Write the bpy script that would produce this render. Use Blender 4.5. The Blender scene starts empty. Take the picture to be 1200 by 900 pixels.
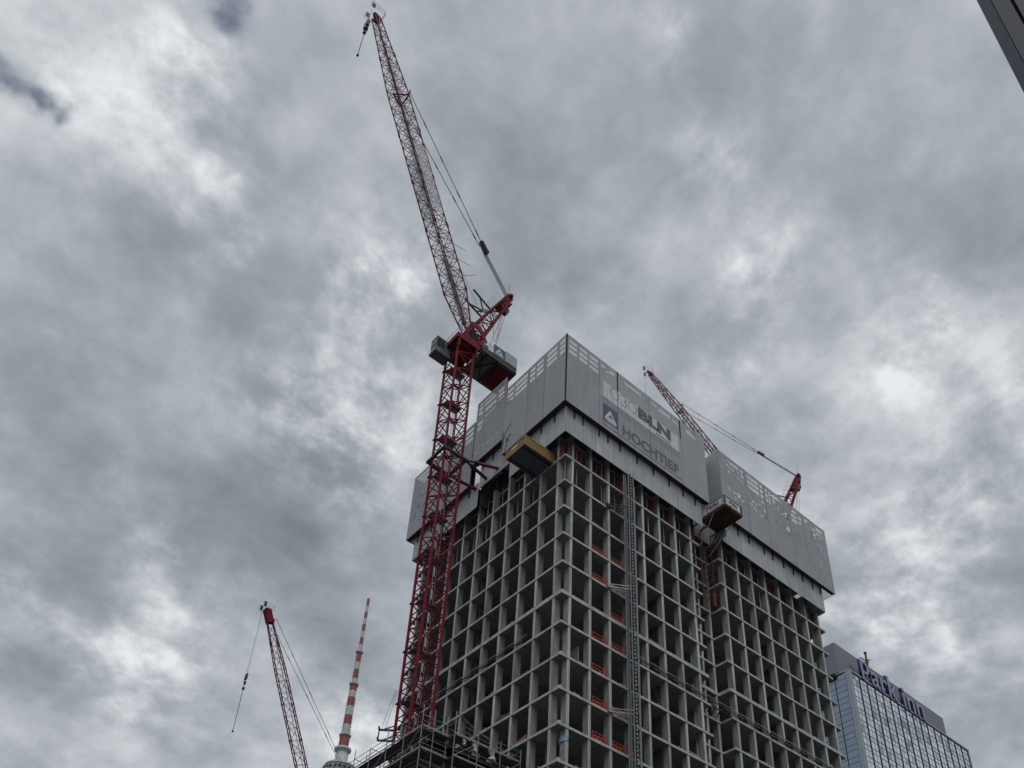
import bpy, math, random
from mathutils import Vector, Matrix
random.seed(7)
sc = bpy.context.scene
COL = sc.collection
R = math.radians

# ------------------------------------------------------------------ helpers
class MB:
    """collects boxes, bars, tubes and plates and links them as one mesh"""
    def __init__(s): s.v = []; s.f = []; s.mi = []
    def quad(s, pts, mi=0):
        b = len(s.v); s.v += [tuple(p) for p in pts]; s.f.append(tuple(range(b, b + len(pts)))); s.mi.append(mi)
    def box(s, x0, x1, y0, y1, z0, z1, mi=0):
        x0, x1 = min(x0, x1), max(x0, x1); y0, y1 = min(y0, y1), max(y0, y1); z0, z1 = min(z0, z1), max(z0, z1)
        b = len(s.v)
        s.v += [(x0,y0,z0),(x1,y0,z0),(x1,y1,z0),(x0,y1,z0),(x0,y0,z1),(x1,y0,z1),(x1,y1,z1),(x0,y1,z1)]
        for q in ((3,2,1,0),(4,5,6,7),(0,1,5,4),(1,2,6,5),(2,3,7,6),(3,0,4,7)):
            s.f.append(tuple(b + i for i in q)); s.mi.append(mi)
    def bar(s, p, q, w=.05, n=4, mi=0, w2=None, flat=None):
        p = Vector(p); q = Vector(q); d = q - p
        if d.length < 1e-6: return
        d.normalize()
        up = Vector((0,0,1)) if abs(d.z) < .95 else Vector((1,0,0))
        a = d.cross(up).normalized(); c = d.cross(a).normalized()
        h1 = w; h2 = w if w2 is None else w2
        fa = 1. if flat is None else flat
        off = math.pi / n
        b = len(s.v)
        for (o, r) in ((p, h1), (q, h2)):
            for i in range(n):
                t = off + 2 * math.pi * i / n
                s.v.append(tuple(o + a * (r * fa * math.cos(t)) + c * (r * math.sin(t))))
        for i in range(n):
            j = (i + 1) % n
            s.f.append((b + i, b + j, b + n + j, b + n + i)); s.mi.append(mi)
        s.f.append(tuple(b + i for i in reversed(range(n)))); s.mi.append(mi)
        s.f.append(tuple(b + n + i for i in range(n))); s.mi.append(mi)
    def path(s, pts, w, n=4, mi=0):
        for p, q in zip(pts[:-1], pts[1:]): s.bar(p, q, w, n, mi)
    def lathe(s, prof, n=24, c=(0,0), mi=0, mis=None):
        b = len(s.v)
        for r, z in prof:
            for i in range(n):
                t = 2 * math.pi * i / n
                s.v.append((c[0] + r * math.cos(t), c[1] + r * math.sin(t), z))
        for k in range(len(prof) - 1):
            for i in range(n):
                j = (i + 1) % n
                s.f.append((b + k*n + i, b + k*n + j, b + (k+1)*n + j, b + (k+1)*n + i))
                s.mi.append(mis[k] if mis else mi)
        s.f.append(tuple(b + i for i in reversed(range(n)))); s.mi.append(mis[0] if mis else mi)
        s.f.append(tuple(b + (len(prof)-1)*n + i for i in range(n))); s.mi.append(mis[-1] if mis else mi)
    def prism(s, poly, z0, z1, mi=0):
        n = len(poly); b = len(s.v)
        s.v += [(x, y, z0) for x, y in poly] + [(x, y, z1) for x, y in poly]
        s.f.append(tuple(b + i for i in reversed(range(n)))); s.mi.append(mi)
        s.f.append(tuple(b + n + i for i in range(n))); s.mi.append(mi)
        for i in range(n):
            j = (i + 1) % n
            s.f.append((b + i, b + j, b + n + j, b + n + i)); s.mi.append(mi)
    def prism2(s, poly, z0, z1, mb_, mt_, ms_):
        k = len(s.mi); s.prism(poly, z0, z1); s.mi[k] = mb_; s.mi[k+1] = mt_
        for i in range(k+2, len(s.mi)): s.mi[i] = ms_
    def sphere(s, c, r, nu=12, nv=8, mi=0, sz=1.):
        prof = []
        for k in range(nv + 1):
            t = -math.pi/2 + math.pi * k / nv
            prof.append((max(.001, r * math.cos(t)), c[2] + sz * r * math.sin(t)))
        s.lathe(prof, nu, (c[0], c[1]), mi)
    def build(s, name, mats, parent=None, smooth=False, stuff=False):
        me = bpy.data.meshes.new(name)
        me.from_pydata(s.v, [], s.f)
        if not isinstance(mats, (list, tuple)): mats = [mats]
        for m in mats: me.materials.append(m)
        if len(mats) > 1: me.polygons.foreach_set('material_index', s.mi)
        if smooth: me.polygons.foreach_set('use_smooth', [True] * len(me.polygons))
        me.update()
        o = bpy.data.objects.new(name, me); COL.objects.link(o)
        if parent: o.parent = parent
        if stuff: o['kind'] = 'stuff'
        return o

def tag(o, label, cat, group=None):
    o['label'] = label; o['category'] = cat
    if group: o['group'] = group
    return o

def thing(name, label, cat, loc=(0,0,0), rz=0, group=None):
    o = bpy.data.objects.new(name, None); COL.objects.link(o)
    o.location = loc; o.rotation_euler = (0, 0, rz); o.empty_display_size = .5
    return tag(o, label, cat, group)

def copy_tree(o, loc, rz=0, label=None):
    c = o.copy(); COL.objects.link(c); c.location = loc; c.rotation_euler = (0, 0, rz)
    if label: c['label'] = label
    for ch in list(o.children):
        k = ch.copy(); COL.objects.link(k); k.parent = c
        for g in list(ch.children):
            h = g.copy(); COL.objects.link(h); h.parent = k
    return c

def text_mesh(name, body, size, mat, parent, origin, xdir, zdir, extrude=.01, bold=0., width=None, spacing=1., stretch=None):
    """letters as a mesh: origin = lower left, xdir = reading direction, zdir = up"""
    cu = bpy.data.curves.new(name, 'FONT'); cu.body = body; cu.size = size; cu.extrude = extrude
    cu.offset = bold; cu.space_character = spacing; cu.resolution_u = 4
    t = bpy.data.objects.new(name, cu); COL.objects.link(t)
    dg = bpy.context.evaluated_depsgraph_get(); dg.update()
    me = bpy.data.meshes.new_from_object(t.evaluated_get(dg))
    bpy.data.objects.remove(t); bpy.data.curves.remove(cu)
    xs = [v.co.x for v in me.vertices]; ys = [v.co.y for v in me.vertices]
    x0, x1, y0 = min(xs), max(xs), min(ys)
    k = 1. if width is None else width / (x1 - x0)
    ky = 1. if stretch is None else stretch / (max(ys) - y0)
    X = Vector(xdir).normalized(); Z = Vector(zdir).normalized(); N = X.cross(Z); O = Vector(origin)
    for v in me.vertices:
        p = v.co.copy()
        v.co = O + X * ((p.x - x0) * k) + Z * ((p.y - y0) * ky) + N * p.z
    me.materials.clear(); me.materials.append(mat); me.update()
    o = bpy.data.objects.new(name, me); COL.objects.link(o); o.name = name
    if parent: o.parent = parent
    return o

# ------------------------------------------------------------------ materials
def mat(name, col, rough=.7, metal=0., var=.15, scale=3., bump=0., spec=.3, streak=0., obj_rand=0., coords='Object'):
    m = bpy.data.materials.new(name); m.use_nodes = True
    nt = m.node_tree; N = nt.nodes; L = nt.links
    b = N['Principled BSDF']
    b.inputs['Roughness'].default_value = rough; b.inputs['Metallic'].default_value = metal
    b.inputs['Specular IOR Level'].default_value = spec
    tc = N.new('ShaderNodeTexCoord')
    nz = N.new('ShaderNodeTexNoise'); nz.inputs['Scale'].default_value = scale; nz.inputs['Detail'].default_value = 6; nz.inputs['Roughness'].default_value = .65
    L.new(tc.outputs[coords], nz.inputs['Vector'])
    mr = N.new('ShaderNodeMapRange'); mr.inputs[1].default_value = .3; mr.inputs[2].default_value = .7
    mr.inputs[3].default_value = 1 - var; mr.inputs[4].default_value = 1 + var
    L.new(nz.outputs['Fac'], mr.inputs[0])
    last = mr.outputs[0]
    if streak:
        mp = N.new('ShaderNodeMapping'); mp.inputs['Scale'].default_value = (2.6, 2.6, .12)
        L.new(tc.outputs[coords], mp.inputs['Vector'])
        n2 = N.new('ShaderNodeTexNoise'); n2.inputs['Scale'].default_value = 1.6; n2.inputs['Detail'].default_value = 5
        L.new(mp.outputs[0], n2.inputs['Vector'])
        m2 = N.new('ShaderNodeMapRange'); m2.inputs[1].default_value = .35; m2.inputs[2].default_value = .65
        m2.inputs[3].default_value = 1 - streak; m2.inputs[4].default_value = 1 + streak * .6
        L.new(n2.outputs['Fac'], m2.inputs[0])
        mu = N.new('ShaderNodeMath'); mu.operation = 'MULTIPLY'
        L.new(last, mu.inputs[0]); L.new(m2.outputs[0], mu.inputs[1]); last = mu.outputs[0]
    if obj_rand:
        oi = N.new('ShaderNodeObjectInfo')
        m3 = N.new('ShaderNodeMapRange'); m3.inputs[3].default_value = 1 - obj_rand; m3.inputs[4].default_value = 1 + obj_rand
        L.new(oi.outputs['Random'], m3.inputs[0])
        mu = N.new('ShaderNodeMath'); mu.operation = 'MULTIPLY'
        L.new(last, mu.inputs[0]); L.new(m3.outputs[0], mu.inputs[1]); last = mu.outputs[0]
    mx = N.new('ShaderNodeVectorMath'); mx.operation = 'SCALE'
    mx.inputs[0].default_value = col; L.new(last, mx.inputs['Scale'])
    L.new(mx.outputs[0], b.inputs['Base Color'])
    if bump:
        bp = N.new('ShaderNodeBump'); bp.inputs['Strength'].default_value = bump; bp.inputs['Distance'].default_value = .02
        L.new(nz.outputs['Fac'], bp.inputs['Height']); L.new(bp.outputs[0], b.inputs['Normal'])
    m['_last'] = 1
    return m

def add_lines(m, axis_scale, strength=.25, thresh=.93, joint=None):
    """thin darker joints repeating along one axis (sheet seams, formwork joints)"""
    nt = m.node_tree; N = nt.nodes; L = nt.links; b = N['Principled BSDF']
    src = b.inputs['Base Color'].links[0].from_socket
    tc = N.new('ShaderNodeTexCoord')
    total = None
    for (vec, pitch) in axis_scale:
        dt = N.new('ShaderNodeVectorMath'); dt.operation = 'DOT_PRODUCT'
        dt.inputs[1].default_value = tuple(c / pitch for c in vec)
        L.new(tc.outputs['Object'], dt.inputs[0])
        fr = N.new('ShaderNodeMath'); fr.operation = 'FRACT'; L.new(dt.outputs['Value'], fr.inputs[0])
        gt = N.new('ShaderNodeMath'); gt.operation = 'GREATER_THAN'; gt.inputs[1].default_value = thresh; L.new(fr.outputs[0], gt.inputs[0])
        if total is None: total = gt.outputs[0]
        else:
            mxx = N.new('ShaderNodeMath'); mxx.operation = 'MAXIMUM'; L.new(total, mxx.inputs[0]); L.new(gt.outputs[0], mxx.inputs[1]); total = mxx.outputs[0]
    mr = N.new('ShaderNodeMapRange'); mr.inputs[3].default_value = 1.; mr.inputs[4].default_value = 1 - strength
    L.new(total, mr.inputs[0])
    sc_ = N.new('ShaderNodeVectorMath'); sc_.operation = 'SCALE'
    L.new(src, sc_.inputs[0]); L.new(mr.outputs[0], sc_.inputs['Scale'])
    L.new(sc_.outputs[0], b.inputs['Base Color'])
    return m

M = {}
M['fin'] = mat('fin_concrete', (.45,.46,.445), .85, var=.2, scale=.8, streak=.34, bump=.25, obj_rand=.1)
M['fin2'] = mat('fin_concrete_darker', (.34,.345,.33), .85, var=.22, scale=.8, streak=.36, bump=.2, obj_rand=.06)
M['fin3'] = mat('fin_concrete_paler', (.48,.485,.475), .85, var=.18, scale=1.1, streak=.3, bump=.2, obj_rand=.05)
M['shadedconc'] = mat('shaded_concrete', (.255,.26,.255), .85, var=.18, scale=.9, streak=.2, bump=.15, obj_rand=.06)  # same concrete as the fin fronts, with the side faces' shade painted in
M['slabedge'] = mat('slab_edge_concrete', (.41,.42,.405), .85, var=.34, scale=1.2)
M['slab'] = add_lines(mat('slab_concrete_shaded', (.235,.24,.238), .85, var=.25, scale=.45, bump=.1), [((1,0,0),2.514),((0,1,0),5.2)], .6, .975)  # soffit shade is put into this colour, darker than the slab edges
M['core'] = add_lines(mat('core_concrete_shaded', (.095,.097,.097), .9, var=.25, scale=.5, streak=.15), [((1,0,0),2.7),((0,1,0),2.7)], .3, .98)  # concrete darkened to paint in the gloom of the interior
M['screen'] = add_lines(mat('screen_sheet', (.335,.355,.375), .55, .12, var=.10, scale=.4, streak=.09, bump=.1, obj_rand=.08), [((1,1,0),.42)], .10, .9)
M['lowscreen'] = add_lines(mat('lower_sheet', (.40,.42,.44), .55, .12, var=.12, scale=.6, streak=.11, bump=.1, obj_rand=.1), [((1,1,0),.62)], .14, .94)
M['frame_dark'] = mat('frame_dark', (.03,.032,.035), .6, .3, var=.2)
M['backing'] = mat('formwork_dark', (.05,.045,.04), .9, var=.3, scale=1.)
M['brown'] = mat('rusty_timber', (.10,.07,.05), .9, var=.35, scale=2.)
M['redprop'] = mat('red_prop', (.20,.035,.03), .6, var=.25, scale=2., obj_rand=.25)
M['ochre'] = mat('ochre_post', (.36,.22,.10), .7, var=.25, scale=2., obj_rand=.3)
M['crane'] = mat('crane_red', (.165,.013,.023), .65, .0, var=.35, scale=.9, spec=.15)
M['jibred'] = mat('jib_red', (.14,.018,.026), .5, .0, var=.25, scale=1.5)
M['galv'] = mat('galvanised', (.34,.35,.36), .45, .6, var=.2, scale=4., obj_rand=.1)
M['galvdark'] = mat('scaffold_tube', (.24,.25,.26), .5, .4, var=.25, scale=3., obj_rand=.15)
M['darksteel'] = mat('dark_steel', (.045,.047,.052), .5, .4, var=.25, scale=2.)
M['deckgrey'] = mat('deck_grey', (.13,.14,.14), .6, .2, var=.15, scale=1.)
M['cabgreen'] = mat('cab_grey_green', (.10,.12,.115), .5, .1, var=.15)
M['ballast'] = add_lines(mat('ballast_concrete', (.40,.41,.40), .8, var=.1, scale=1.), [((0,0,1),.5)], .35, .9)
M['white'] = mat('white_paint', (.74,.75,.76), .5, var=.06, scale=1.)
M['rope'] = mat('steel_rope', (.12,.125,.13), .5, .5, var=.1)
M['paleropes'] = mat('pale_ropes', (.45,.46,.47), .5, .2, var=.1)
M['orange'] = mat('orange_red_barrier', (.32,.055,.033), .6, var=.15, scale=3., obj_rand=.12)
M['yellowboard'] = mat('yellow_board', (.25,.145,.055), .7, var=.25, scale=1.6)
M['navysheet'] = add_lines(mat('blue_grey_trapezoid_sheet', (.17,.19,.24), .5, .2, var=.1), [((0,1,0),.28)], .75, .5)
M['rust'] = mat('rust_steel', (.12,.045,.04), .7, .2, var=.3, scale=2.)
M['bannerwhite'] = mat('banner_white', (.58,.61,.64), .6, var=.09, scale=.9, streak=.14, bump=.3)
M['bannergrey'] = mat('banner_grey', (.31,.325,.345), .6, var=.09, scale=.9, streak=.14, bump=.3)
M['letterdark'] = mat('letter_dark', (.105,.115,.13), .6, var=.15)
M['logoblue'] = mat('logo_blue', (.085,.097,.135), .6, var=.12)
M['lettergrey'] = mat('letter_faded', (.52,.53,.54), .6, var=.25, scale=3.)
M['navy'] = mat('sign_navy', (.035,.045,.15), .4, .1, var=.1)
M['signface'] = mat('sign_face', (.30,.31,.42), .4, .1, var=.1)
M['hotelgrey'] = mat('hotel_plant_cladding', (.20,.225,.245), .6, .1, var=.05, scale=.1)
M['hotelmullion'] = mat('hotel_mullion', (.10,.125,.15), .45, .3, var=.08)
M['hotelframe'] = mat('hotel_frame', (.33,.37,.41), .45, .3, var=.08)
M['hoteldark'] = mat('hotel_dark_joint', (.06,.075,.09), .5, .2, var=.1)
M['black'] = mat('black_gap', (.012,.012,.014), .8, var=.1)
M['tvwhite'] = mat('antenna_white', (.46,.475,.48), .6, var=.1, scale=.2)
M['tvred'] = mat('antenna_red', (.26,.085,.075), .6, var=.15, scale=.2)
M['tvconc'] = mat('tower_concrete', (.40,.41,.41), .8, var=.08, scale=.05)
M['tvsphere'] = mat('sphere_steel', (.5,.51,.52), .35, .8, var=.15, scale=.15)
M['pole'] = mat('pole_dark', (.04,.044,.06), .45, .3, var=.08, scale=1.)
M['pole_light'] = mat('pole_edge', (.052,.056,.074), .45, .3, var=.08, scale=1.)
M['plank'] = mat('scaffold_plank', (.09,.08,.07), .85, var=.3, scale=2., obj_rand=.2)
M['cloth'] = mat('pale_cloth', (.5,.5,.47), .9, var=.2, scale=3.)
M['bluestrap'] = mat('blue_strap', (.24,.36,.45), .7, var=.1)
M['ground'] = add_lines(mat('plaza_paving', (.09,.09,.087), .85, var=.2, scale=.25, bump=.1), [((1,0,0),1.2),((0,1,0),.6)], .3, .97)

# glass of the hotel: a dark mirror with a little tint, different in each pane
def glass(name, base, rough, metal, rnd):
    m = mat(name, base, rough, metal, var=.12, scale=.35, spec=.8, obj_rand=rnd)
    return m
M['glassR'] = glass('hotel_glass', (.74,.79,.82), .12, .9, .2)
M['glassR2'] = glass('hotel_glass_bright', (.85,.88,.9), .2, .85, .15)
M['glassR3'] = glass('hotel_glass_dark', (.42,.48,.53), .1, .9, .25)
M['glassL'] = glass('hotel_glass_side', (.34,.41,.49), .15, .8, .15)
M['cabglass'] = glass('cab_glass', (.012,.02,.022), .25, .0, .0)

# perforated mesh: lets part of the light through
def perforated(name, col, see):
    m = bpy.data.materials.new(name); m.use_nodes = True
    nt = m.node_tree; N = nt.nodes; L = nt.links
    b = N['Principled BSDF']; b.inputs['Base Color'].default_value = (*col, 1); b.inputs['Roughness'].default_value = .6
    tr = N.new('ShaderNodeBsdfTransparent'); mx = N.new('ShaderNodeMixShader')
    tc = N.new('ShaderNodeTexCoord'); nz = N.new('ShaderNodeTexNoise'); nz.inputs['Scale'].default_value = 1.1
    L.new(tc.outputs['Object'], nz.inputs['Vector'])
    mr = N.new('ShaderNodeMapRange'); mr.inputs[1].default_value = .3; mr.inputs[2].default_value = .7
    mr.inputs[3].default_value = see - .1; mr.inputs[4].default_value = see + .1
    L.new(nz.outputs['Fac'], mr.inputs[0]); L.new(mr.outputs[0], mx.inputs[0])
    L.new(b.outputs[0], mx.inputs[1]); L.new(tr.outputs[0], mx.inputs[2])
    L.new(mx.outputs[0], N['Material Output'].inputs['Surface'])
    return m
M['mesh'] = perforated('perforated_mesh', (.38,.395,.41), .46)
M['meshfaint'] = perforated('perforated_mesh_faint', (.30,.31,.33), .42)
M['jibmesh'] = perforated('jib_walkway_mesh', (.10,.10,.105), .6)
M['netting'] = perforated('scaffold_netting', (.07,.065,.06), .35)

# ------------------------------------------------------------------ the setting
g = MB(); g.quad([(-3000,-3000,0),(3000,-3000,0),(3000,3000,0),(-3000,3000,0)])
go = g.build('ground', M['ground']); go['kind'] = 'structure'

def F(k): return 74.9 - 3.5 * k          # top of floor k; floor 0 is the one just under the screens
ORD = ['first','second','third','fourth','fifth','sixth','seventh','eighth','ninth','tenth','eleventh','twelfth']

# ------------------------------------------------------------------ concrete tower
tower = thing('concrete_tower', 'unfinished high-rise of bare grey concrete fins and open floors under grey climbing screens', 'building')
XN0, XN1, XE, YB, DN = 20.0, 23.25, 43.2, 25.9, 1.5
outline = [(0,0),(XN0,0),(XN0,DN),(XN1,DN),(XN1,0),(XE,0),(XE,YB),(0,YB)]
for k in range(-2, 22):
    top = F(k); th = .25 if k != 5 else .40
    if top < 1: continue
    mb = MB()
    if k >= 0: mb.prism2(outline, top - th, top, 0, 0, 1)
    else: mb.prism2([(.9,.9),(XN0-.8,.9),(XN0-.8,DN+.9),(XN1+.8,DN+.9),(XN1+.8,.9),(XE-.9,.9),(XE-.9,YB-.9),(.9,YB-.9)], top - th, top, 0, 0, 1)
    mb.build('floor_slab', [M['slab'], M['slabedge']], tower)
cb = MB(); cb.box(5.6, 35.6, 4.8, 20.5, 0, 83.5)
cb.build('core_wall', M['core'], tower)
rt = random.Random(31)
def tone(a): return rt.choice((0,0,2,3))
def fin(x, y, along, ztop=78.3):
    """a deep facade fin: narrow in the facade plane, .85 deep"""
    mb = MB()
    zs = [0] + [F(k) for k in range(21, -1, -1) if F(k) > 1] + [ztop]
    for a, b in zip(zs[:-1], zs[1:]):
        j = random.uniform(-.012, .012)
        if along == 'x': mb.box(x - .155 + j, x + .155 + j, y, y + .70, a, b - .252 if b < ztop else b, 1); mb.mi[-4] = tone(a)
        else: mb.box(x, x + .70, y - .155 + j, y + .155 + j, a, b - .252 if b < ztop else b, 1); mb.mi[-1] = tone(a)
    return mb.build('facade_fin', [M['fin'], M['shadedconc'], M['fin2'], M['fin3']], tower)
FX1 = [1.08 + 2.514 * j for j in range(8)]
FX2 = [24.10 + 2.562 * j for j in range(8)]
FYL = [1.17 + 2.63 * j for j in range(10)]
for x in FX1 + FX2: fin(x, .06, 'x')
for y in FYL: fin(.06, y, 'y')
fin(19.45, DN + .15, 'x'); fin(22.95, DN + .06, 'x'); fin(21.2, DN + .06, 'x')
for j in range(16): fin(1.3 + 2.71 * j, YB - .92, 'x')
for y in FYL: fin(XE - .92, y, 'y')

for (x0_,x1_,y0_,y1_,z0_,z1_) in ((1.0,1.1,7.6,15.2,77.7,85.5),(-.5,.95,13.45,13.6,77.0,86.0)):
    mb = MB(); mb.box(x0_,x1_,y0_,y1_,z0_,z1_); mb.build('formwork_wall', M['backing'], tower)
# cross walls between the fins and the core, as seen in the dark depth of the open floors
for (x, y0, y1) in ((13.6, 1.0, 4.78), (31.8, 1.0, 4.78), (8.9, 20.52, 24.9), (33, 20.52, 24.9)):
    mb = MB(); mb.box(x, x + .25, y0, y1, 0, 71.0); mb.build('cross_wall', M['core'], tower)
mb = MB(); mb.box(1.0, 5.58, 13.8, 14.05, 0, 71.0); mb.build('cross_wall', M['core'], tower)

rp = random.Random(77)
for i in range(26):
    k = rp.randint(2, 10); h = F(k-1) - .26 - F(k)
    mb = MB()
    if i % 2:
        x = FX1[rp.randint(0,6)] + rp.uniform(.5,2.0) if i % 4 == 1 else FX2[rp.randint(0,6)] + rp.uniform(.5,2)
        mb.box(x-.2, x+.2, 2.6, 3.0, F(k)+.002, F(k)+h) if rp.random() < .5 else mb.box(x-.9, x+.9, 2.8, 2.95, F(k)+.002, F(k)+h*rp.uniform(.5,1))
    else:
        y = FYL[rp.randint(0,6)] + rp.uniform(.5,2)
        mb.box(2.6, 3.0, y-.2, y+.2, F(k)+.002, F(k)+h) if rp.random() < .5 else mb.box(2.9, 3.05, y-.9, y+.9, F(k)+.002, F(k)+h*rp.uniform(.5,1))
    mb.build('partition_wall', M['shadedconc'] if rp.random() < .6 else M['plank'], tower)

# ------------------------------------------------------------------ climbing screens
def panel_mesh(a0, a1, z0, z1, holes, place, th=.06):
    """sheet in the (a, z) plane cut into cells; cells inside a hole get mesh (1) or faint mesh (2)"""
    A = sorted({a0, a1, *[min(max(h[0], a0), a1) for h in holes], *[min(max(h[1], a0), a1) for h in holes]})
    Z = sorted({z0, z1, *[min(max(h[2], z0), z1) for h in holes], *[min(max(h[3], z0), z1) for h in holes]})
    mb = MB()
    for i in range(len(A) - 1):
        for k in range(len(Z) - 1):
            ca, cz = (A[i] + A[i+1]) / 2, (Z[k] + Z[k+1]) / 2
            mi = 0
            for h in holes:
                if h[0] < ca < h[1] and h[2] < cz < h[3]: mi = h[4] if len(h) > 4 else 1
            mb.quad([place(A[i], Z[k]), place(A[i+1], Z[k]), place(A[i+1], Z[k+1]), place(A[i], Z[k+1])], mi)
    # folded edges give the sheet a thickness
    mb.quad([place(a0, z0), place(a0, z1), place(a0, z1, th), place(a0, z0, th)])
    mb.quad([place(a1, z0), place(a1, z1), place(a1, z1, th), place(a1, z0, th)])
    mb.quad([place(a0, z0), place(a1, z0), place(a1, z0, th), place(a0, z0, th)])
    mb.quad([place(a0, z1), place(a1, z1), place(a1, z1, th), place(a0, z1, th)])
    return mb
KS = 1.0132
ua = lambda a: KS * a + .594           # positions along the upper sheets
uy_ = lambda a: KS * a + .678
uz = lambda z: KS * z - .022
UO, LO = 1.45, .85                       # how far the upper and the lower sheets stand off the facade
placeR = lambda off: (lambda a, z, d=0: (a, -off + d, z))
placeL = lambda off: (lambda a, z, d=0: (-off - (.08 if off > 1 else 0) + d, a, z))
def rows(a0, a1, n=3, top=89.45, h=.48, pitch=.83, kind=1):
    return [(a0, a1, top - h - pitch * i, top - pitch * i, kind) for i in range(n)]
def speckle(a0, a1, z0, z1, n, seed, kind=1, smin=.12, smax=.4):
    rnd = random.Random(seed); out = []
    for _ in range(n):
        a = rnd.uniform(a0, a1 - smax); z = rnd.uniform(z0, z1 - smax)
        out.append((a, a + rnd.uniform(smin, smax), z, z + rnd.uniform(smin, smax), kind))
    return out
def lattice_holes(a0, a1, z0, z1, n, seed):
    """light patches between the braces that stand behind the mesh: stepped diagonal bands"""
    rnd = random.Random(seed); out = []
    for i in range(n):
        t = i / max(1, n - 1); z = z0 + (z1 - z0) * t
        for c in (t * 2 % 1, (1 - t * 2) % 1, (.5 + t * 2) % 1):
            a = a0 + (a1 - a0 - .45) * c
            if rnd.random() < .8: out.append((a, a + rnd.uniform(.18, .42), z, z + rnd.uniform(.12, .3), rnd.choice((1,1,2))))
    return out

def screen_run(name_label, side, uppers, lowers, ztop, zbot, lz0, brackets, a0, a1, la0, la1, back=True, plank=True, backtop=None):
    t = thing('climbing_screen', name_label, 'climbing screen', group='climbing screens around the tower top')
    fa = ua if side == 'R' else uy_
    uppers = [(fa(p[0]), fa(p[1]), [(fa(h[0]), fa(h[1]), uz(h[2]), uz(h[3]), *h[4:]) for h in p[2]]) for p in uppers]
    a0, a1, ztop, zbot = fa(a0), fa(a1), uz(ztop), uz(zbot)
    UO = 1.45 if side == 'R' else 1.53
    pu = placeR(UO) if side == 'R' else placeL(UO - .08); pl = placeR(LO) if side == 'R' else placeL(LO)
    for (u0, u1, holes) in uppers:
        panel_mesh(u0 + .03, u1 - .03, zbot, ztop, holes, pu).build('screen_panel', [M['screen'], M['mesh'], M['meshfaint']], t)
    for (u0, u1) in lowers:
        panel_mesh(u0 + .025, u1 - .025, lz0, zbot + .35, [], pl).build('lower_panel', M['lowscreen'], t)
    # dark frames in the gaps between the panels, working platform under the sheet, formwork behind
    edges = sorted({u for p in uppers for u in p[:2]})
    for e in edges:
        mb = MB()
        e2 = min(max(e, a0 + .06), a1 - .06)
        if side == 'R': mb.box(e2 - .05, e2 + .05, -UO + .05, -UO + .2, zbot + .05, ztop - .05)
        else: mb.box(-UO + .05, -UO + .2, e2 - .05, e2 + .05, zbot + .05, ztop - .05)
        mb.build('panel_post', M['frame_dark'], t)
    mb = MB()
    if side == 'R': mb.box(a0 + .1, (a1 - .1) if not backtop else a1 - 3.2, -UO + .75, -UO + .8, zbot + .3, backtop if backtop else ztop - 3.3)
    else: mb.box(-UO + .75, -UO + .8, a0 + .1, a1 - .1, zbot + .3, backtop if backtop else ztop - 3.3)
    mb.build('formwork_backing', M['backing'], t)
    mb = MB()   # horizontal rails behind the mesh
    for zz in (ztop - .06, ztop - 2.95):
        if side == 'R': mb.box(a0 + .05, a1 - .05, -UO + .07, -UO + .17, zz - .1, zz)
        else: mb.box(-UO + .07, -UO + .17, a0 + .05, a1 - .05, zz - .1, zz)
    mb.build('screen_rail', M['screen'], t)
    if plank:
        mb = MB(); n = 5
        for i in range(n):
            o0 = UO - .04 - i * (UO - LO - .1) / n; o1 = o0 - (UO - LO - .1) / n + .03
            if side == 'R': mb.box(a0 + .05, a1 - .05, -o0, -o1, zbot + .10 + .012 * (i % 2), zbot + .16 + .012 * (i % 2))
            else: mb.box(-o0, -o1, a0 + .05, a1 - .05, zbot + .10 + .012 * (i % 2), zbot + .16 + .012 * (i % 2))
        mb.build('platform_board', M['brown'], t)
    for b in brackets:
        mb = MB()
        P = (lambda o, z, b=b: (b, -o, z)) if side == 'R' else (lambda o, z, b=b: (-o, b, z))
        mb.bar(P(LO + .09, zbot + .1), P(LO + .09, zbot - 1.05), .075, 4)
        mb.bar(P(LO + .09, zbot - .55), P(UO - .5, zbot + .08), .045, 4, 1)
        mb.bar(P(LO + .05, zbot + .06), P(UO - .05, zbot + .06), .05, 4, 1)
        mb.build('bracket', [M['frame_dark'], M['brown']], t)
    return t

# right face, near block: the printed banner side
upR = [(-2.1, 2.75, rows(-1.72,-.62) + rows(-.22,.95) + rows(1.25,2.5)),
       (2.75, 5.45, rows(3.0,3.55,1,89.35,.35,1,1) + rows(4.25,4.95,1,89.3,.4,1,1) + rows(3.7,4.1,1,88.9,.3,1,2)),
       (5.45, 10.4, rows(6.5,9.2,1,89.35,.4,1,2) + rows(7.0,8.9,1,89.25,.22,1,1) + rows(9.6,10.1,1,89.35,.45,1,2)),
       (10.4, 15.5, rows(10.9,11.7,1,89.4,.4,1,2) + rows(12.1,13.9,1,89.3,.45,1,1) + rows(14.3,15.2,1,89.2,.4,1,2)),
       (15.5, 19.8, speckle(16.2,18.6,88.5,89.5,14,3,2,.15,.5) + rows(16.6,17.9,1,89.2,.3,1,1))]
loR = [(-.8,3.33),(3.33,5.9),(5.9,10.9),(10.9,15.9),(15.9,19.9)]
scrR = screen_run('grey climbing screen carrying the printed white and grey banner', 'R', upR, loR, 90.05, 79.5, 76.9,
    [.3, 1.5, 3.8, 5.1, 6.9, 9.5, 12.0, 14.5, 16.8, 18.8], -2.1, 19.8, -.8, 19.9)
mb = MB(); mb.box(-1.60,-1.44,-1.52,-1.44,uz(79.5),uz(90.0)); mb.build('panel_post', M['black'], scrR)
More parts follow.
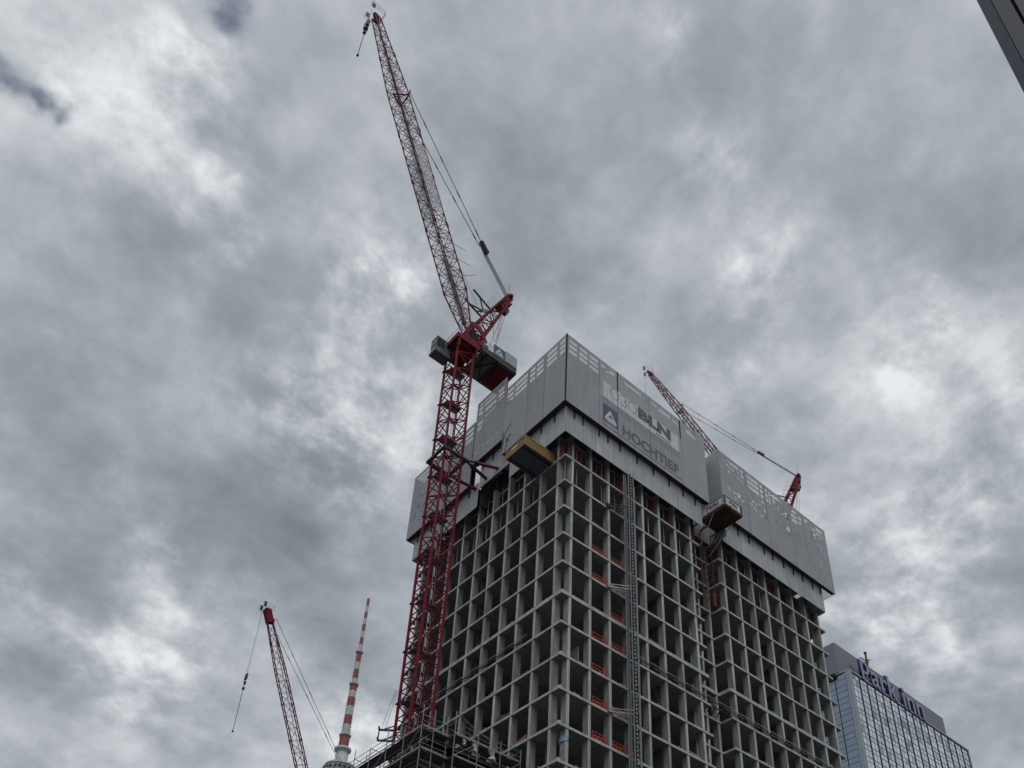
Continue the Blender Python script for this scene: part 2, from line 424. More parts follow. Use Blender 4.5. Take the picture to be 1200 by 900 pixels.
# right face, far block
upB = [(22.3, 27.15, rows(23.2,25.95) + rows(26.3,26.85) + speckle(24.3,26.9,83.4,85.2,12,11,1) + speckle(23.4,26.8,84,85,6,12,2)),
       (27.15, 30.85, rows(27.55,29.65) + rows(30.0,30.65,4) + [(27.5,28.9,85.0,85.45,1),(27.5,28.1,84.1,84.95,1),(28.3,28.7,84.0,84.5,2),(29.3,29.7,84.9,85.7,1),(29.4,29.8,83.6,84.4,1),(30.2,30.7,83.9,84.8,1),(30.1,30.5,84.9,85.6,2)]),
       (30.85, 35.7, rows(31.0,31.4) + rows(31.8,34.3,1) + lattice_holes(31.6,35.4,86.9,88.7,9,21) + rows(34.6,35.5,2,87.9,.5,.7) + [(32.4,32.9,84.8,85.1,1),(33.0,33.3,84.4,84.7,2),(34.4,35.5,84.8,85.5,1),(34.7,35.4,84.2,84.5,2)]),
       (35.7, 38.6, rows(36.1,37.2) + rows(37.6,38.3,2,89.0) + lattice_holes(36.2,38.2,83.5,86.5,5,22)),
       (38.6, 44.15 - .8, rows(38.9,39.6,2) + rows(39.9,41.0,3,88.9) + rows(41.3,42.7,2) + lattice_holes(40.6,43.1,80.2,87.6,22,23))]
loB = [(23.3,26.6),(26.6,28.9),(28.9,32.3),(32.3,35.2),(35.2,38.3),(38.3,40.4),(40.4,42.5)]
scrB = screen_run('perforated grey climbing screen of the far block, with ragged light patches', 'R', upB, loB, 90.05, 79.5, 76.9,
    [26.2, 28.2, 31.0, 32.6, 34.7, 36.6, 38.4, 40.4, 42.0], 22.3, 43.35, 23.3, 42.5, backtop=84.0)
# its return faces, seen edge-on from the notch
mb = panel_mesh(-1.43, .9, 77.2, uz(90.05), [], lambda a, z, d=0: (ua(22.3) + d, a, z)); mb.build('screen_panel', M['screen'], scrB)
mb = panel_mesh(-1.43, 8, uz(79.5), uz(90.05), [], lambda a, z, d=0: (ua(43.35) - d, a, z)); mb.build('screen_panel', M['mesh'], scrB)
mb = panel_mesh(-.82, 8, 76.9, 80.7, [], lambda a, z, d=0: (42.5 - d, a, z)); mb.build('lower_panel', M['lowscreen'], scrB)
# screen in the notch
scrN = thing('climbing_screen', 'narrow recessed climbing screen in the notch between the two blocks', 'climbing screen', group='climbing screens around the tower top')
panel_mesh(20.4, 22.0, 77.2, 90.8, [], placeR(-.9)).build('screen_panel', [M['screen'], M['mesh'], M['meshfaint']], scrN)
panel_mesh(22.12, 23.2, 77.2, 90.8, [], placeR(-.9)).build('screen_panel', [M['screen'], M['mesh'], M['meshfaint']], scrN)
mb = MB(); mb.box(22.0, 22.12, .95, 1.1, 77.2, 90.7); mb.build('panel_post', M['frame_dark'], scrN)
mb = panel_mesh(-1.43, .9, uz(79.5), uz(90.05), [], lambda a, z, d=0: (ua(19.75) - d, a, z)); mb.build('screen_panel', M['screen'], scrN)
# left face, by the near corner
upL = [(-2.1, 1.3, rows(-2.0,-1.1) + rows(-.6,1.05) + rows(-2.0,-1.2,1,86.9,.25,1,2)),
       (1.3, 4.1, rows(1.6,2.7) + rows(3.0,3.9)),
       (4.1, 8.1, rows(4.3,6.35) + rows(6.65,7.9))]
scrL = screen_run('tall grey climbing screen left of the near corner, above the yellow loading platform', 'L', upL, [(-.8,3.2),(3.2,8.1)], 90.05, 79.5, 76.9,
    [.8, 2.9, 5.0, 7.2], -2.1, 8.1, -.8, 8.1)
upM = [(8.1, 13.55, rows(8.5,9.5,4,92.0) + rows(10.0,12.1,2,92.0) + rows(12.4,13.3,3,92.0) + rows(9.9,11.9,2,90.1) + rows(12.2,13.3,3,89.4))]
scrM = screen_run('grey climbing screen raised one step above its neighbours, beside the crane mast', 'L', upM, [(8.2,13.5)], 92.35, 82.0, 79.2,
    [9.2, 11.2, 12.9], 8.1, 13.55, 8.2, 13.5)
upF = [(13.65, 19.5, rows(13.9,15.3,3,88.8) + rows(15.8,18.9,3,88.8)), (19.5, 26.0, rows(20,22.3,3,88.8,.42,.7) + rows(22.8,25.6,3,88.8,.42,.7) + speckle(22.4,25.7,80.5,86.5,26,31,2,.15,.5))]
scrF = screen_run('grey climbing screen at the far left end of the tower, behind the crane mast', 'L', upF, [(13.6,19.5),(19.5,26.1)], 89.4, 79.0, 76.6,
    [15.2, 17.4, 19.9, 22.5, 25.3], 13.65, 26.0, 13.6, 26.1)
mb = panel_mesh(-1.5, 9, uz(79.0), uz(89.4), [], lambda a, z, d=0: (a, uy_(26.0) - d, z)); mb.build('screen_panel', M['screen'], scrF)
mb = panel_mesh(-.82, 9, 76.6, 80.2, [], lambda a, z, d=0: (a, 26.1 - d, z)); mb.build('lower_panel', M['lowscreen'], scrF)
# printed banner on the right-hand screen
yb = -UO - .012
def sheet(x0, x1, z0, z1, name, m, parent, y=yb):
    mb = MB(); mb.quad([(ua(x0),y,uz(z0)),(ua(x1),y,uz(z0)),(ua(x1),y,uz(z1)),(ua(x0),y,uz(z1))]); return mb.build(name, m, parent)
for (a, b) in ((2.95,5.40),(5.50,10.35),(10.45,15.3)):
    sheet(a, b, 79.9, 84.0, 'banner_sheet', M['bannergrey'], scrR, yb)
for (a, b) in ((3.25,5.40),(5.50,10.35),(10.45,15.1)):
    sheet(a, b, 84.35, 86.85, 'banner_sheet', M['bannerwhite'], scrR, yb)
sheet(3.2, 5.38, 80.62, 83.25, 'logo_sheet', M['logoblue'], scrR, yb - .006)
mb = MB()
yl = yb - .012
tri = [(4.25,82.75),(3.42,81.15),(5.22,81.15)]
inn = [(4.28,82.1),(3.98,81.55),(4.72,81.55)]
for i in range(3):
    j = (i + 1) % 3
    mb.quad([(ua(q[0]),yl,uz(q[1])) for q in (tri[i],tri[j],inn[j],inn[i])])
mb.quad([(ua(q[0]),yl,uz(q[1])) for q in ((3.42,81.12),(3.78,80.86),(5.0,80.86),(5.22,81.12))])
mb.build('logo_triangle', M['bannerwhite'], scrR)
text_mesh('lettering', 'HOCHTIEF', 2, M['letterdark'], scrR, (ua(6.1),yl,uz(80.45)), (1,0,0), (0,0,1), .003, .055, width=8.82, stretch=1.52)
text_mesh('lettering', 'BLN', 2, M['letterdark'], scrR, (ua(8.55),yl,uz(85.08)), (1,0,0), (0,0,1), .003, .13, width=5.32, stretch=1.76)
# thin outlined figures left of the bold letters
mb = MB()
def arc(cx, cz, rx, rz, t0, t1, n=26, w=.075):
    pts = []
    for i in range(n + 1):
        t = R(t0 + (t1 - t0) * i / n); pts.append((cx + rx * math.cos(t), cz + rz * math.sin(t), cx + (rx - w) * math.cos(t), cz + (rz - w) * math.sin(t)))
    for p, q in zip(pts[:-1], pts[1:]):
        mb.quad([(ua(x),yl,uz(z)) for x, z in ((p[0],p[1]),(q[0],q[1]),(q[2],q[3]),(p[2],p[3]))])
arc(4.98, 85.95, .66, .86, 0, 360); arc(7.72, 85.95, .66, .86, 0, 360)
arc(6.32, 86.36, .5, .45, -80, 150); arc(6.32, 85.52, .55, .45, -150, 80)
mb.build('lettering', M['letterdark'], scrR)
mb = MB()
x = 11.35
while x < 13.7:
    w = random.uniform(.08, .15); mb.quad([(ua(x),yl,uz(84.5)),(ua(x+w),yl,uz(84.5)),(ua(x+w),yl,uz(84.76)),(ua(x),yl,uz(84.76))]); x += w + .07
mb.build('small_lettering', M['letterdark'], scrR)
for (za, zb_) in ((83.98,84.06),(80.0,80.06),(83.45,83.5)): sheet(2.97, 15.28, za, zb_, 'printed_line', M['letterdark'], scrR, yl)
for (x_, za, zb_) in ((15.5,86.95,89.95),(5.45,86.9,90.0)):
    mb = MB(); mb.box(ua(x_)-.08,ua(x_)+.08,-UO-.04,-UO+.02,uz(za),uz(zb_)); mb.build('panel_post', M['black'], scrR)
# faded lettering on the raised left screen and a torn dark remnant beside it
text_mesh('lettering', 'CHTI', 2, M['lettergrey'], scrM, (-1.55, uy_(13.0), uz(83.0)), (0,-1,0), (0,0,1), .003, .02, width=3.9, stretch=1.15)
mb = MB()
xr = -1.55
for (a0,a1,z0,z1) in ((8.0,7.85,80.3,80.55),(8.0,7.75,80.85,81.05),(8.0,7.8,81.35,81.5),(7.95,7.6,81.75,81.9),(7.45,7.1,80.1,80.22),(7.35,7.15,80.55,81.4),(7.1,6.85,81.0,81.15),(7.05,6.7,81.45,81.6),(6.95,6.75,80.55,80.7),(7.6,7.3,79.75,79.85)):
    mb.quad([(xr,uy_(a0),uz(z0)),(xr,uy_(a1),uz(z0+.08)),(xr,uy_(a1-.02),uz(z1+.08)),(xr,uy_(a0),uz(z1))])
mb.build('lettering', M['black'], scrL)
mb = MB(); mb.bar((-1.57,8.8,84.2),(-1.57,8.86,80.9),.03); mb.bar((-1.57,8.7,83.3),(-1.57,7.4,84.4),.025); mb.build('panel_strap', M['frame_dark'], scrL)

# ------------------------------------------------------------------ props of the open storeys under the screens
def post_thing(name, lab, cat, group, x, y, z0, z1, r, m, collar=True, plate=True):
    mb = MB()
    mb.bar((0,0,0), (0,0,(z1-z0)*.52), r, 8); mb.bar((0,0,(z1-z0)*.5), (0,0,z1-z0), r*.72, 8)
    if plate: mb.box(-.09,.09,-.09,.09,0,.02); mb.box(-.09,.09,-.09,.09,z1-z0-.02,z1-z0)
    if collar: mb.bar((0,0,(z1-z0)*.5-.07),(0,0,(z1-z0)*.5+.07), r*1.35, 8)
    o = mb.build(name, m); o.location = (x, y, z0); tag(o, lab, cat, group)
    return o
def hung_board(lab, x, y, z0, z1, w, alongx=True):
    mb = MB()
    if alongx: mb.box(-w, w, -.09, .09, 0, z1-z0); mb.box(-w*.4, w*.4, -.13, -.092, .12, z1-z0-.1)
    else: mb.box(-.09, .09, -w, w, 0, z1-z0); mb.box(-.13, -.092, -w*.4, w*.4, .12, z1-z0-.1)
    o = mb.build('formwork_prop', M['redprop']); o.location = (x, y, z0)
    tag(o, lab, 'formwork prop', 'red formwork beams under the climbing screens')
n = 0
for (x, zb) in ((1.0,75.6),(2.53,75.75),(4.7,75.6),(6.03,75.4),(7.97,75.55),(10.52,75.55),(13.02,75.5),(15.6,75.5),(18.2,75.4)):
    hung_board('red formwork beam under the banner screen, %s from the near corner' % ORD[n], x, .55 if n else .2, zb, 77.3, .15); n += 1
hung_board('bright red formwork beam at the notch end of the banner screen', 19.5, .35, 75.2, 77.5, .2)
n = 0
for x in (23.9, 27.9, 30.0, 31.2, 33.3, 33.95, 36.4, 38.5, 40.0, 41.9):
    hung_board('reddish formwork beam under the far block screen, %s from the notch' % ORD[n], x, .6, 75.3, 77.2, .13); n += 1
n = 0
for x in (24.6, 26.6, 28.4, 29.4, 32.0, 34.6, 35.4, 37.0, 37.8, 39.3, 40.7, 41.4):
    mb = MB(); mb.box(-.1,.1,-.08,.08,0,2.9); mb.box(-.05,.05,-.12,-.082,.3,2.6)
    o = mb.build('formwork_prop', M['rust']); o.location = (x, .9 + .25*(n % 2), F(0)+.002)
    tag(o, 'dark rust brown standing beam under the far block screen, %s from the notch' % ORD[n], 'formwork prop', 'rust brown beams of the far block'); n += 1
n = 0
for (y, zb) in ((.95,75.2),(3.1,75.5),(16.1,75.5),(17.3,75.4),(19.9,75.4),(22.6,75.3)):
    hung_board('red formwork beam under the left face screens, %s from the near corner' % ORD[n], .55 if n else .2, y, zb, 77.2, .14, False); n += 1
def posts(z0, z1, tagline, xs, xs2, ys):
    for i, x in enumerate(xs):
        post_thing('shoring_post', 'ochre post %s, right face, %s from near corner' % (tagline, ORD[i]), 'shoring post', 'ochre shoring posts', x, .5, z0, z1, .06, M['ochre'])
    for i, x in enumerate(xs2):
        post_thing('shoring_post', 'ochre post %s, far block, %s from notch' % (tagline, ORD[i]), 'shoring post', 'ochre shoring posts', x, .5, z0, z1, .06, M['ochre'])
    for i, y in enumerate(ys):
        post_thing('shoring_post', 'ochre post %s, left face, %s from near corner' % (tagline, ORD[i]), 'shoring post', 'ochre shoring posts', .5, y, z0, z1, .06, M['ochre'])
posts(F(0), 78.05, 'in the storey directly under the screens', [2.0,5.5,7.4,12.3,14.9,17.4], [25.4,28.6,31.0,32.6,35.0,37.2,40.6,42.6], [2.6,5.35,7.95,10.7,13.25,18.6,21.3])
posts(F(1), F(0) - .3, 'in the second storey under the screens', [.45,2.0,4.2,5.5,7.4,12.4,14.8,17.3,19.3], [24.8,31.0,32.7,35.1,37.4,40.2,41.2], [5.36,7.92,10.75,13.2,15.45,16.5,18.5])

# ------------------------------------------------------------------ orange barriers at the hoist bays
def barrier():
    t = thing('guard_barrier', '', 'barrier', group='orange barriers at the hoist openings')
    mb = MB()
    for x in (-.78, .78): mb.box(x-.04, x+.04, -.03, .03, 0, 1.0)
    mb.box(-.74, .74, -.025, .025, .92, 1.0); mb.box(-.74, .74, -.025, .025, .50, .58); mb.box(-.74,.74,-.025,.025,.06,.14)
    for x in (-.37, 0, .37): mb.box(x-.02, x+.02, -.02, .02, .142, .918)
    mb.build('frame', M['orange'], t)
    mb = MB(); mb.box(-.735,.735,.03,.045,.1,.72); mb.build('infill_panel', M['orange'], t)
    mb = MB(); mb.box(.5,.86,-.05,.08,.0,.98); mb.build('gate_post', M['orange'], t)
    return t
b0 = barrier(); first = True
FLN = {3:'fourth',4:'fifth',5:'sixth',6:'seventh',7:'eighth',8:'ninth',9:'tenth',10:'eleventh'}
for (bay, x, ks) in (('left', 4.95, (3,4,6,7,8,9)), ('right', 7.4, (3,4,5,6,8,9))):
    for k in ks:
        lab = 'orange guard barrier, %s of the two barrier bays, %s floor below the screens' % (bay, FLN[k])
        if first: b0.location = (x, .32, F(k)); b0['label'] = lab; first = False; c = b0
        else: c = copy_tree(b0, (x, .32, F(k)), 0, lab)
        if (bay, k) in (('left',6),('left',7)):
            for ch in list(c.children):
                if ch.name.startswith('infill_panel') and c is not b0: bpy.data.objects.remove(ch)

# ------------------------------------------------------------------ small clamps and sockets left on the slab lips
def clamp(big=False):
    mb = MB()
    if big:
        mb.box(-.3,.25,-.22,.2,0,.10); mb.box(-.2,.1,-.15,.1,.102,.26); mb.bar((-.25,-.1,.12),(.2,.12,.3),.04); mb.bar((.1,-.2,.1),(.15,-.1,.42),.03)
    else:
        mb.box(-.34,.34,-.05,.05,0,.09); mb.box(-.30,-.22,-.07,.07,.092,.2); mb.box(.2,.28,-.07,.07,.092,.16)
    me = mb.build('edge_clamp', M['galv'])
    return me
cl0 = clamp(); cl1 = clamp(True); used0 = used1 = False
def put(proto, used, loc, rz, lab):
    if not used: o = proto
    else: o = proto.copy(); COL.objects.link(o)
    o.location = loc; o.rotation_euler = (0,0,rz)
    tag(o, lab, 'clamp', 'edge clamps on the slab lips'); return True
rnd = random.Random(5)
for k in (7,8,9,10):
    used1 = put(cl1, used1, (.35,.35,F(k)+.002), R(rnd.uniform(20,60)), 'grey clamp block on the nearest slab corner, %s floor below the screens' % FLN[k])
for k in (5,6,7,8,9,10):
    for i in range(7):
        if rnd.random() < .7 and not (k == 6): used0 = put(cl0, used0, ((FX1[i]+FX1[i+1])/2 + rnd.uniform(-.4,.4), .1, F(k)+.002), 0, 'edge clamp, right face, %s floor down, %s bay from near corner' % (FLN[k], ORD[i]))
        if rnd.random() < .6 and k not in (6,) : used0 = put(cl0, used0, ((FX2[i]+FX2[i+1])/2 + rnd.uniform(-.4,.4), .1, F(k)+.002), 0, 'edge clamp, far block, %s floor down, %s bay from notch' % (FLN[k], ORD[i]))
        if rnd.random() < .6 and k not in (6,) : used0 = put(cl0, used0, (.1, (FYL[i]+FYL[i+1])/2 + rnd.uniform(-.4,.4), F(k)+.002), R(90), 'edge clamp, left face, %s floor down, %s bay from near corner' % (FLN[k], ORD[i]))
def stack(kind):
    mb = MB(); rr = random.Random(kind)
    for i in range(rr.randint(3,6)): 
        o_ = rr.uniform(-.12,.12); mb.box(-.8+o_,.8+o_,-.35,.35,.1+i*.09,.18+i*.09)
    for x in (-.5,.5): mb.box(x-.05,x+.05,-.4,.4,0,.098)
    return mb.build('board_stack', M['ochre'] if kind % 2 else M['plank'])
rs = random.Random(12)
for i, (k, bay) in enumerate(((2,1),(3,6),(4,5),(5,4),(6,1),(8,6),(9,5),(10,4))):
    o = stack(i); x = (FX1[bay]+FX1[min(bay+1,7)])/2; o.location = (x, rs.uniform(.6,.8), F(k)+.002); o.rotation_euler = (0,0,R(rs.uniform(-12,12)))
    tag(o, 'board stack, right face, %s floor down, %s bay from near corner' % (FLN.get(k,'third'), ORD[bay]), 'board stack', 'board stacks near the slab edges')
for i, (k, bay) in enumerate(((3,2),(4,5),(5,1),(7,3),(8,2),(9,1),(6,6))):
    o = stack(20+i); y = (FYL[bay]+FYL[bay+1])/2; o.location = (rs.uniform(.6,.8), y, F(k)+.002); o.rotation_euler = (0,0,R(90+rs.uniform(-12,12)))
    tag(o, 'board stack, left face, %s floor down, %s bay from near corner' % (FLN.get(k,'third'), ORD[bay]), 'board stack', 'board stacks near the slab edges')
def wire(lab, pts):
    mb = MB(); n_ = 8
    p, q = Vector(pts[0]), Vector(pts[1]); prev = p
    for i in range(1, n_+1):
        u = i/n_; c = p.lerp(q,u) - Vector((0,0,.35*math.sin(math.pi*u))); mb.bar(prev, c, .018); prev = c
    o = mb.build('slack_wire', M['darksteel']); tag(o, lab, 'wire', 'slack wires in the open bays')
wire('slack wire in the corner bay beside the blue strap', ((.3,.3,F(10)+.2),(1.2,.5,F(10)+2.2)))
wire('slack wire in the second bay of the left face, sixth floor down', ((.2,4.0,F(5)+.1),(.3,6.2,F(5)+2.9)))
wire('slack wire in the second bay of the left face, ninth floor down', ((.2,4.1,F(8)+2.9),(.3,6.1,F(8)+.1)))
wire('slack wire in the first full bay of the right face, tenth floor down', ((1.4,.4,F(9)+2.9),(3.4,.3,F(9)+.6)))
wire('slack wire in the fifth bay of the right face, eighth floor down', ((11.5,.3,F(7)+3.0),(13.4,.3,F(7)+.1)))
wire('slack wire in the seventh bay of the right face, fifth floor down', ((16.5,.3,F(4)+.1),(18.3,.4,F(4)+3.0)))
# perimeter rail on the seventh floor below the screens
def edge_rail(lab, p, q):
    t = thing('edge_rail', lab, 'guard rail', group='guard rails round the seventh floor down')
    p = Vector(p); q = Vector(q); d = (q - p); L = d.length; d.normalize()
    mb = MB(); mb.bar(p + Vector((0,0,.78)), q + Vector((0,0,.78)), .035); mb.build('top_rail', M['galv'], t)
    mb = MB(); mb.bar(p + Vector((0,0,.45)), q + Vector((0,0,.45)), .05); mb.build('lower_rail', M['darksteel'], t)
    s = 1.0
    while s < L:
        c = p + d * s
        mb = MB(); mb.bar(c, c + Vector((0,0,.8)), .035); mb.bar(c - d*.45 + Vector((0,0,.3)), c + d*.45 + Vector((0,0,.3)), .09)
        mb.build('rail_clamp', M['darksteel'], t); s += 2.55
edge_rail('guard rail with dark clamps along the right face of the near block', (8.7,-.06,F(6)), (22.9,-.06,F(6)))
edge_rail('guard rail with dark clamps along the right face of the far block', (23.4,-.06,F(6)), (42.9,-.06,F(6)))
edge_rail('guard rail with dark clamps along the left face', (-.06,4.6,F(6)), (-.06,24.6,F(6)))
t = thing('edge_bracket', 'cluster of dark steel brackets on the slab in the notch', 'bracket')
mb = MB()
for i in range(4): mb.bar((20.2+i*.75,.3,F(6)+.12),(21.0+i*.75,1.2,F(6)+.5),.07); mb.bar((20.4+i*.75,.4,F(6)+.45),(20.9+i*.75,1.3,F(6)+.1),.06)
mb.build('bracket_arm', M['darksteel'], t)
mb = MB(); mb.bar((20,.25,F(6)+.1),(23.2,.25,F(6)+.1),.07); mb.build('cross_beam', M['darksteel'], t)
mb = MB(); mb.lathe([(.44,0),(.46,.12),(.44,.24),(.46,.42),(.44,.5)], 12)
o = mb.build('strap', M['bluestrap']); o.location = (1.08,.48,F(10)+2.05); o.scale = (.62,1.12,1); tag(o, 'pale blue strap wound round a concrete fin by the near corner', 'strap')

# ------------------------------------------------------------------ hoist mast
h = thing('hoist_mast', 'grey lattice hoist mast with toothed rack standing against the right face', 'hoist mast', (7.95,-1.0,0))
zt = 76.3
for (x, y) in ((-.3,-.3),(.38,-.3),(-.3,.38),(.38,.38)):
    mb = MB(); mb.bar((x,y,0),(x,y,zt+(.5 if x*y < 0 else 0)), .055, 6); mb.build('mast_leg', M['galvdark'], h)
mb = MB(); z = .0; i = 0
pts = [(-.3,-.3),(.38,-.3),(.38,.38),(-.3,.38)]
while z < zt - .7:
    for a in range(4):
        p, q = pts[a], pts[(a+1) % 4]
        mb.bar((*p,z),(*q,z),.025); 
        if i % 2: p, q = q, p
        mb.bar((*p,z),(*q,z+.75),.025)
    z += .75; i += 1
mb.build('mast_lacing', M['galvdark'], h)
mb = MB(); mb.box(-.23,-.13,-.46,-.36,0,zt)
z = 1.
while z < zt - .2: mb.box(-.24,-.12,-.52,-.462,z,z+.16,1); z += .42
mb.build('toothed_rack', [M['darksteel'], M['ballast']], h)
mb = MB(); mb.box(-.62,-.46,-.12,-.02,0,zt-.3); mb.build('cable_channel', M['deckgrey'], h)
mb = MB(); mb.bar((.72,-.1,0),(.72,-.1,zt-1.2),.045,6); mb.build('guide_pipe', M['galv'], h)
for k in (1, 4, 8):
    z = F(k) - .1
    mb = MB()
    for dz in (0,.35): 
        mb.bar((-.3,.38,z+dz),(-2.0,1.0,z+dz),.04); mb.bar((.38,.38,z+dz),(-1.2,1.05,z+dz),.04); mb.bar((-.3,-.3,z+dz),(-2.1,.85,z+dz),.035)
    for s_ in (.25,.5,.75): mb.bar((-.3-1.7*s_,.38+.62*s_,z),(-.3-1.7*s_,-.3+1.15*s_,z+.35),.03)
    mb.box(-2.3,-1.7,.8,1.1,z-.05,z+.4)
    mb.build('wall_tie', M['darksteel'] if k == 1 else M['galv'], h)
mb = MB(); mb.bar((0,0,0),(0,0,48.6),.06,8); mb.bar((0,0,48.55),(0,.9,48.9),.06,8)
for k in range(9,21): mb.bar((0,0,F(k)),(0,1.0,F(k)+.1),.025)
o = mb.build('supply_pipe', M['galv']); o.location = (8.85,-.9,0); tag(o, 'slim pale vertical pipe running beside the hoist mast', 'pipe')

# ------------------------------------------------------------------ loading platforms
t = thing('loading_platform', 'yellow sided loading platform with ribbed blue grey underside, left of the near corner', 'loading platform')
z = F(0) + .12
mb = MB(); mb.box(-3.75,.6,1.9,4.7,z-.12,z); mb.build('platform_floor', M['navysheet'], t)
mb = MB()
for y in (2.2,4.4): mb.box(-3.7,2.5,y-.07,y+.07,z-.26,z-.122)
mb.build('carrier_beam', M['darksteel'], t)
for (nm, x0, x1, y0, y1) in (('side_board',-3.81,-3.755,1.9,4.7),('side_board',-3.75,.2,1.84,1.895),('side_board',-3.75,.2,4.705,4.76)):
    mb = MB(); mb.box(x0,x1,y0,y1,z-.1,z+1.15); mb.build(nm, M['yellowboard'], t)
mb = MB()
for (x, y) in ((-3.84,1.82),(-3.84,4.78),(-2.4,1.81),(-1.1,1.81),(.1,1.81),(-2.4,4.79),(.1,4.79)): mb.box(x-.05,x+.05,y-.05,y+.05,z-.1,z+1.3)
YF = mat('yellow_frame', (.31,.19,.08), .65, var=.2)
mb.build('edge_post', YF, t); mb = MB()
mb.box(-3.86,-3.815,1.9,4.7,z+1.1,z+1.22); mb.box(-3.75,.1,1.8,1.838,z+1.1,z+1.22)
mb.box(-3.86,-3.815,1.9,4.7,z-.14,z-.02); mb.box(-3.75,.1,1.8,1.838,z-.14,z-.02)
mb.build('edge_frame', YF, t)
sheetmb = MB(); sheetmb.quad([(-3.825,4.0,z+.55),(-3.825,3.0,z+.55),(-3.825,3.0,z+.85),(-3.825,4.0,z+.85)]); sheetmb.build('name_plate', M['cloth'], t)

t = thing('loading_platform', 'rusty steel loading platform with a white banner, in the notch of the right face', 'loading platform')
z = 78.4; x0, x1, y0, y1 = 20.35, 23.3, -3.75, .0
mb = MB(); mb.box(x0,x1,y0,y1,z+.3,z+.38)
for i in range(7): mb.box(x0+.02,x1-.02,y0+.1+i*.56,y0+.2+i*.56,z+.14,z+.298)
mb.build('platform_floor', M['brown'], t)
mb = MB()
for x in (x0+.08,x0+1.2,x1-.1): mb.box(x-.07,x+.07,y0,y1+2.2,z,z+.138)
mb.build('carrier_beam', M['rust'], t)
mb = MB()
for (x, y) in ((x0,y0),(x0,y0+1.2),(x0,y0+2.4),(x0,y1-.1),(x1,y0),(x1,y0+1.5),(x1,y1-.1),(x0+1.0,y0),(x0+2.0,y0)): mb.bar((x,y,z+.2),(x,y,z+1.65),.06)
for zz in (.75,1.2,1.6): mb.bar((x0,y0,z+zz),(x0,y1,z+zz),.04); mb.bar((x0,y0,z+zz),(x1,y0,z+zz),.04); mb.bar((x1,y0,z+zz),(x1,y1,z+zz),.04)
mb.build('guard_rail', M['rust'], t)
mb = MB(); n = 10
for i in range(n):
    ya, yb2 = y0 + .25 + i*.29, y0 + .25 + (i+1)*.29
    bu = lambda y: x0 - .07 - .03*math.sin(y*3)
    mb.quad([(bu(ya),ya,z+.48),(bu(yb2),yb2,z+.48+.01*i),(bu(yb2),yb2,z+1.42),(bu(ya),ya,z+1.42)])
mb.build('white_banner', M['bannerwhite'], t)
mb = MB(); mb.quad([(x0+.25,y0-.07,z+.5),(x1-.35,y0-.07,z+.5),(x1-.35,y0-.07,z+1.35),(x0+.25,y0-.07,z+1.35)]); mb.build('white_banner', M['bannerwhite'], t)
text_mesh('lettering', 'PERI', 1, M['rust'], t, (x0-.12, y0+2.5, z+.68), (0,-1,0), (0,0,1), .003, .02, width=1.7, stretch=.55)
text_mesh('lettering', 'PERI', 1, M['rust'], t, (x0+.7, y0-.085, z+.68), (1,0,0), (0,0,1), .003, .02, width=1.4, stretch=.5)
for (a, b) in (((x0+.1,-2.0,z),(20.7,.5,F(0)+.3)),((x0+.1,-1.2,z),(20.4,.6,F(0)+.9)),((x1-.1,-2.4,z),(22.3,.6,F(0)-.2)),((x1-.2,-1.3,z),(22.6,.6,F(0)+.4)),((x1-.1,-.4,z),(23.0,.9,F(0)+1.8))):
    mb = MB(); mb.bar(a, b, .05, 6); mb.build('strut', M['galv'] if a[1] < -1.9 else M['rust'], t)
# brown ladder scaffold in the notch below the platform
t = thing('access_tower', 'small rusty scaffold tower in the notch under the rusty platform', 'scaffold tower', (0,0,0))
mb = MB()
for (x, y) in ((20.7,.4),(22.6,.4),(20.7,1.3),(22.6,1.3)): mb.bar((x,y,F(2)),(x,y,F(0)+2.6),.05)
mb.build('standard', M['rust'], t)
mb = MB()
for zz in range(0, 9): 
    z = F(2) + .9 * zz + .4
    mb.bar((20.7,.4,z),(22.6,.4,z),.035); mb.bar((22.6,.4,z),(22.6,1.3,z),.035); mb.bar((20.7,.4,z),(20.7,1.3,z),.035)
mb.bar((20.7,.4,F(2)+.5),(22.6,.4,F(1)+.5),.03); mb.bar((22.6,.4,F(1)+.5),(20.7,.4,F(0)+.5),.03)
mb.build('ledger', M['rust'], t)
mb = MB(); mb.box(22.3,22.6,.3,.55,F(2)-.2,F(2)+1.6); mb.build('red_box', M['redprop'], t)

# ------------------------------------------------------------------ luffing tower cranes
def lattice(mb, A, B, n, rc, rb, skip=(), taper=None, horiz=True):
    """A, B: four corner points at each end; chords and zigzag lacing on the four faces. taper(t) scales the section"""
    A = [Vector(p) for p in A]; B = [Vector(p) for p in B]
    ca = sum(A, Vector()) / 4; cb_ = sum(B, Vector()) / 4
    def node(i, t):
        k = taper(t) if taper else 1.
        c = ca.lerp(cb_, t); return c + (A[i].lerp(B[i], t) - c) * k
    for i in range(4):
        for s in range(n): mb.bar(node(i, s/n), node(i, (s+1)/n), rc, 5)
    for f in range(4):
        if f in skip: continue
        i, j = f, (f + 1) % 4
        for s in range(n):
            p, q = (i, j) if s % 2 == 0 else (j, i)
            mb.bar(node(p, s/n), node(q, (s+1)/n), rb)
            if horiz: mb.bar(node(i, (s+1)/n), node(j, (s+1)/n), rb * .85)
    return node

